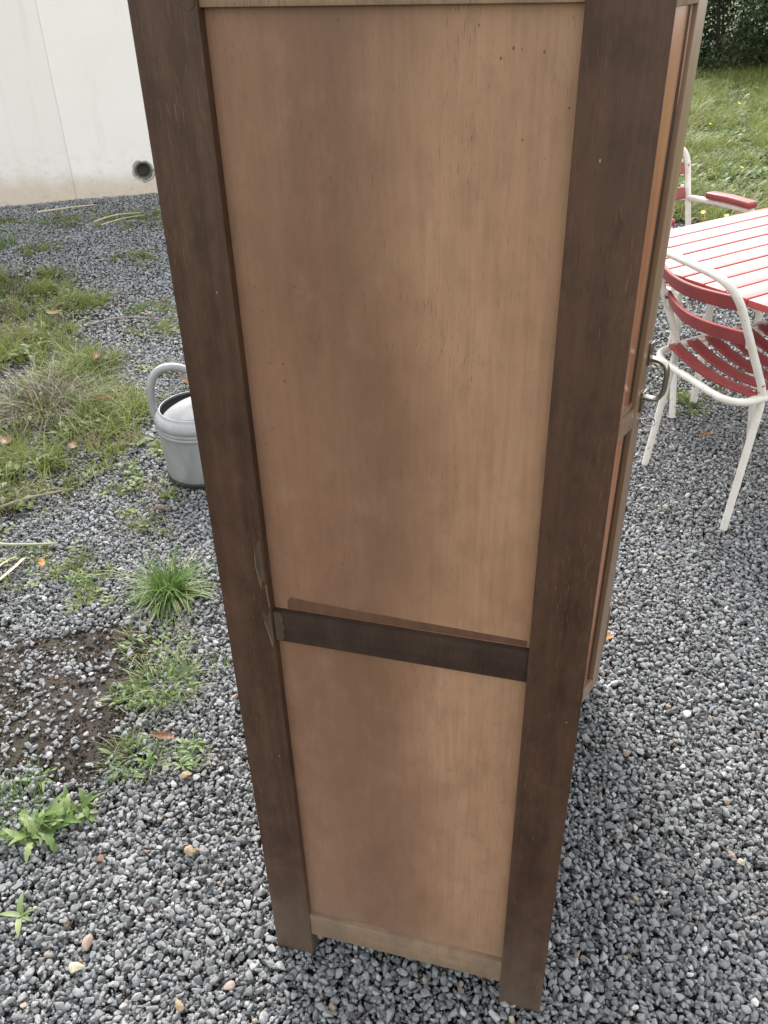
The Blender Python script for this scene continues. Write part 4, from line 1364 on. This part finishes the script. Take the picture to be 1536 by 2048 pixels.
multi('weed_patch', 'bright green grassy weed patch beside the bare soil', -1.035, 1.44, 0.085, 722, 90, 0.075)
multi('weed_patch', 'small grassy weed at the right end of the bare soil, under the bright green patch', -1.10, 1.385, 0.05, 723, 30, 0.05)
multi('weed_patch', 'thin weed patch among pebbles at the foot of the bare soil', -0.985, 1.205, 0.065, 724, 50, 0.06)
multi('weed_patch', 'small leafy weed near the wardrobe foot, by the ochre stone', -0.86, 1.24, 0.045, 725, 16, 0.04)
multi('weed_patch', 'tiny weed sprouting in the gravel above the bare soil', -1.50, 1.80, 0.035, 726, 12, 0.05, PLANT_PALE)
rosette('rosette_weed', 'small star-shaped rosette weed on the bare soil at the left', -1.175, 1.095, 0.055, 9, (0, 2, 6), lift=(-0.1, 0.15))
rosette('rosette_weed', 'large leafy green rosette at the left edge, lower of the two rosettes', -1.095, 0.960, 0.066, 34, (1, 2, 0, 6, 6), lift=(-0.1, 0.75))
rosette('rosette_weed', 'medium leafy rosette touching the large one on its right', -1.045, 1.03, 0.050, 24, (1, 0, 6), lift=(-0.1, 0.7))
rosette('rosette_weed', 'small five-leaved seedling alone in the gravel at lower left', -1.012, 0.785, 0.045, 6, (0, 2), lift=(0.0, 0.2))
tuft('grass_tuft', 'thin grass tuft beside the large rosette at the left edge', -1.17, 1.0, 0.085, 90, 0.07, 0.003, 731)
tuft('grass_tuft', 'spiky green tuft at the far left in front of the wall', -4.05, 4.95, 0.16, 60, 0.09, 0.006, 732)
tuft('grass_tuft', 'wispy tuft at the right end of the weed patch, close to the wardrobe', -0.93, 1.545, 0.05, 22, 0.03, 0.003, 733)

# heap of dry brown stems in the grass
hp2 = mobj('dead_grass_heap', blade_clump(741, 260, 0.20, 0.16, 0.0032, leafmat('brown_dead_stems', (0.050, 0.038, 0.027), (0.10, 0.075, 0.052), 0.05, attr=False), 1.5, 'dead_stems'))
hp2.location = (-2.30, 2.78, 0.0)
tag(hp2, 'drooping heap of brown dead stems in the grass at the left', 'dead grass')

# ------------------------------------------------------------------ fallen leaves, stones, stalks
def oak_leaf(seed, L, W):
    r = random.Random(seed)
    half = []
    n_ = 13
    for k in range(n_):
        t_ = k / (n_ - 1)
        wv = W * 0.5 * math.sin(math.pi * min(1, 0.06 + 0.94 * t_)) ** 0.7
        wv *= (0.55 + 0.6 * (k % 2)) if 0 < k < n_ - 1 else 0.15
        half.append((t_ * L - L / 2, wv * r.uniform(0.8, 1.15)))
    V = []; F = []
    cu = r.uniform(0.5, 1.6) / L; fo = r.uniform(0.1, 0.6); tw = r.gauss(0, 4)
    for x, wv in half:
        z0 = cu * x * x * 0.6
        for s in (-1, -0.5, 0, 0.5, 1):
            y = s * wv
            V.append((x, y, 0.004 + z0 + fo * abs(y) + tw * x * y + r.gauss(0, 0.0006)))
    for k in range(n_ - 1):
        for j in range(4):
            a = 5 * k + j
            F.append((a, a + 1, a + 6, a + 5))
    i0 = len(V)
    V += [(-L / 2 - L * 0.18, -0.0008, 0.006), (-L / 2 - L * 0.18, 0.0008, 0.006)]
    F.append((i0, i0 + 1, 3, 1))
    me = bpy.data.meshes.new('fallen_leaf'); me.from_pydata(V, [], F)
    me.polygons.foreach_set('use_smooth', [True] * len(me.polygons))
    return me
def fleaf(label, x, y, L, mat=DEADLEAF, z=0.008, seed=0, rz=0):
    me = oak_leaf(900 + seed, L, L * 0.55); me.materials.append(mat)
    o = mobj('fallen_leaf', me); o.location = (x, y, z); o.rotation_euler = (rnd.gauss(0, 0.2), rnd.gauss(0, 0.2), rz)
    tag(o, label, 'leaf')
LF = [('brown oak leaf on the gravel between the watering can and the strap-leaved weed', -1.44, 2.19, 0.095, DEADLEAF, .010, 1.1),
      ('orange brown leaf peeping out beside the wardrobe door corner', 0.056, 1.885, 0.055, ORANGELEAF, .010, 0.4),
      ('tan oak leaf at the edge of the grass, left of the can handle', -2.33, 3.28, 0.10, DEADLEAF, .035, 2.0),
      ('brown oak leaf in the grass tip level with the can rim', -2.03, 2.85, 0.09, DEADLEAF, .05, 0.2),
      ('reddish oak leaf under the dead stems at the left edge, left one of a pair', -2.44, 2.48, 0.10, DEADLEAF, .03, 0.9),
      ('reddish oak leaf under the dead stems at the left edge, right one of a pair', -2.23, 2.47, 0.085, DEADLEAF, .03, 2.6),
      ('dark curled leaf in the grass left of the watering can foot', -1.96, 2.49, 0.07, DEADLEAF, .03, 1.9),
      ('pale tan leaf lying by the can handle', -1.82, 3.17, 0.10, DEADLEAF, .010, 0.2),
      ('pinkish leaf on the gravel at the top end of the grass strip', -2.40, 3.93, 0.06, DEADLEAF, .010, 0.0),
      ('tan leaf on the grass below the bare twigs', -2.86, 3.75, 0.075, DEADLEAF, .04, 0.0),
      ('small orange leaf fragment near the dry husks at the left edge', -1.66, 1.83, 0.045, ORANGELEAF, .008, 2.2),
      ('brown leaf lying at the foot of the weed patch beside the wardrobe', -0.945, 1.265, 0.055, DEADLEAF, .012, 0.4),
      ('ochre leaf among the pebbles under the chair', 0.36, 3.15, 0.07, ORANGELEAF, .010, 0.7),
      ('pale leaf in the gravel behind the chair legs', 0.19, 3.80, 0.08, ORANGELEAF, .010, 0.1)]
for i, (lab, x, y, L, mt, z, rz) in enumerate(LF):
    fleaf(lab, x, y, L, mt, z, i, rz)

def solid_stone(name, c, var=0.25):
    m = NT(name)
    sp = m.noise(m.coord((1, 1, 1)), 3.5, 5, 0.7)
    m.base(m.mix(m.ramp(sp, [(0.3, 0.0), (0.7, 1.0)]), tuple(x * (1 - var) for x in c), tuple(min(1, x * (1 + var)) for x in c)))
    m.set(Roughness=0.65)
    m.bump(sp, 0.3, 0.05)
    return m.m
SM_ = {'tan': solid_stone('tan_stone', (0.34, 0.26, 0.165)), 'pink': solid_stone('pink_stone', (0.36, 0.27, 0.235)), 'white': solid_stone('white_stone', (0.58, 0.57, 0.54)),
       'cream': solid_stone('cream_stone', (0.46, 0.42, 0.31)), 'red': solid_stone('brick_red_stone', (0.29, 0.16, 0.12)), 'brown': solid_stone('brown_stone', (0.16, 0.09, 0.06)), 'slate': solid_stone('slate_stone', (0.085, 0.10, 0.115))}
def stone(label, x, y, s, key, seed, z=0.004, el=1.3):
    me = stone_mesh(seed, 'stone', SM_[key]); o = mobj('stone', me)
    s *= 0.8
    o.location = (x, y, z); o.scale = (s * el, s, s * 0.7); o.rotation_euler = (0, 0, rnd.uniform(0, 6))
    tag(o, label, 'stone')
ST = [('tan flat stone in the open gravel left of the wardrobe foot', -0.744, 1.00, 0.034, 'tan'), ('dark brown stone beside the small rosettes at lower left', -0.92, 0.935, 0.026, 'brown'),
      ('pinkish stone below the dark brown one, near the left edge', -0.845, 0.765, 0.034, 'pink'), ('cream pointed stone in the lower left gravel', -0.84, 0.715, 0.034, 'cream'),
      ('brick red stone at the bottom of the lower left gravel', -0.775, 0.60, 0.028, 'red'), ('reddish stone at bottom right of the wardrobe foot', 0.158, 0.865, 0.028, 'pink'),
      ('ochre and brown stone by the small leafy weed near the wardrobe', -0.845, 1.185, 0.032, 'tan'), ('white stone at the left edge of the soil by the rosette', -0.70, 0.93, 0.022, 'white'),
      ('pale salmon stone right of the wardrobe, level with the lower panel', 0.355, 1.275, 0.022, 'pink'), ('cream stone next to the pale salmon one', 0.372, 1.26, 0.022, 'cream'),
      ('white stone in the gravel right of the wardrobe door corner', 0.27, 1.66, 0.030, 'white'), ('cream oval stone between the chair legs', 0.215, 2.62, 0.032, 'cream'),
      ('white pebble near the right rear leg of the chair', 0.315, 2.64, 0.022, 'white'), ('dark slate flake by the strap-leaved weed', -1.335, 1.80, 0.045, 'slate'),
      ('white stone lying in the grass below the dead stems', -2.08, 2.22, 0.045, 'white'), ('tan stone touching the wardrobe edge beside the soil', -0.835, 1.45, 0.028, 'pink'),
      ('pinkish stone left of the wardrobe foot at the bottom of the picture', -0.545, 0.755, 0.026, 'pink'), ('tan stone at the bottom, left of the wardrobe foot', -0.62, 0.70, 0.026, 'tan')]
for i, (lab, x, y, s, k) in enumerate(ST):
    stone(lab, x, y, s, k, 500 + i)

def stalk(name, label, pts, r0, mat, cat):
    p = smooth_path(pts, 6)
    o = tube(name, p, [r0 * (1 - 0.6 * i / len(p)) for i in range(len(p))], mat, None, 7)
    tag(o, label, cat)
stalk('dry_stalk', 'pale straight dry stalk on the gravel near the wall', [(-4.30, 5.72, 0.012), (-4.12, 5.85, 0.02), (-3.98, 5.99, 0.015)], 0.008, STRAW, 'stalk')
stalk('dry_stalk', 'forked pale stalk on the gravel in front of the drain hole, left one', [(-3.72, 5.55, 0.012), (-3.62, 5.68, 0.03), (-3.50, 5.84, 0.015)], 0.006, STRAW, 'stalk')
stalk('dry_stalk', 'forked pale stalk on the gravel in front of the drain hole, right one', [(-3.62, 5.48, 0.012), (-3.52, 5.60, 0.03), (-3.44, 5.78, 0.015)], 0.005, STRAW, 'stalk')
stalk('dry_stalk', 'long bent green straw lying at the left edge above the husks', [(-1.96, 1.97, 0.02), (-1.87, 1.885, 0.018), (-1.76, 1.90, 0.016), (-1.67, 1.935, 0.012)], 0.007, simple('green_straw', (0.30, 0.34, 0.17), 0.6, 0.2), 'stalk')
stalk('twig', 'grey twig at the lower edge of the grass strip', [(-1.98, 2.07, 0.02), (-1.90, 2.14, 0.03), (-1.80, 2.24, 0.02)], 0.006, TWIG, 'twig')
stalk('twig', 'thin twig lying along the top end of the grass strip', [(-2.62, 3.70, 0.02), (-2.50, 3.80, 0.03), (-2.30, 3.86, 0.015)], 0.006, TWIG, 'twig')
stalk('dry_stalk', 'pale long stem leaning in the grass above the white stone', [(-2.52, 2.37, 0.03), (-2.33, 2.30, 0.08), (-2.12, 2.20, 0.05)], 0.004, STRAW, 'stalk')
for k, (pts, lab) in enumerate(((((-1.73, 1.84, 0.01), (-1.72, 1.77, 0.02), (-1.74, 1.68, 0.01)), 'broad dry husk leaf at the left edge, longest of three'),
                               (((-1.76, 1.845, 0.01), (-1.765, 1.80, 0.02), (-1.785, 1.76, 0.01)), 'short dry husk leaf at the left edge, upper one of three'),
                               (((-1.745, 1.83, 0.012), (-1.76, 1.785, 0.025), (-1.775, 1.73, 0.012)), 'thin dry husk leaf at the left edge, middle one of three'))):
    p = smooth_path(pts, 6)
    wd = 0.016 if k == 0 else 0.008
    bm = strip_bm(p, Vector((1, 0.15, 0.3)), Vector((-0.3, 0, 1)), wd, 0.0012)
    o = bmo('dry_husk', bm, STRAW, None)
    tag(o, lab, 'dry leaf')
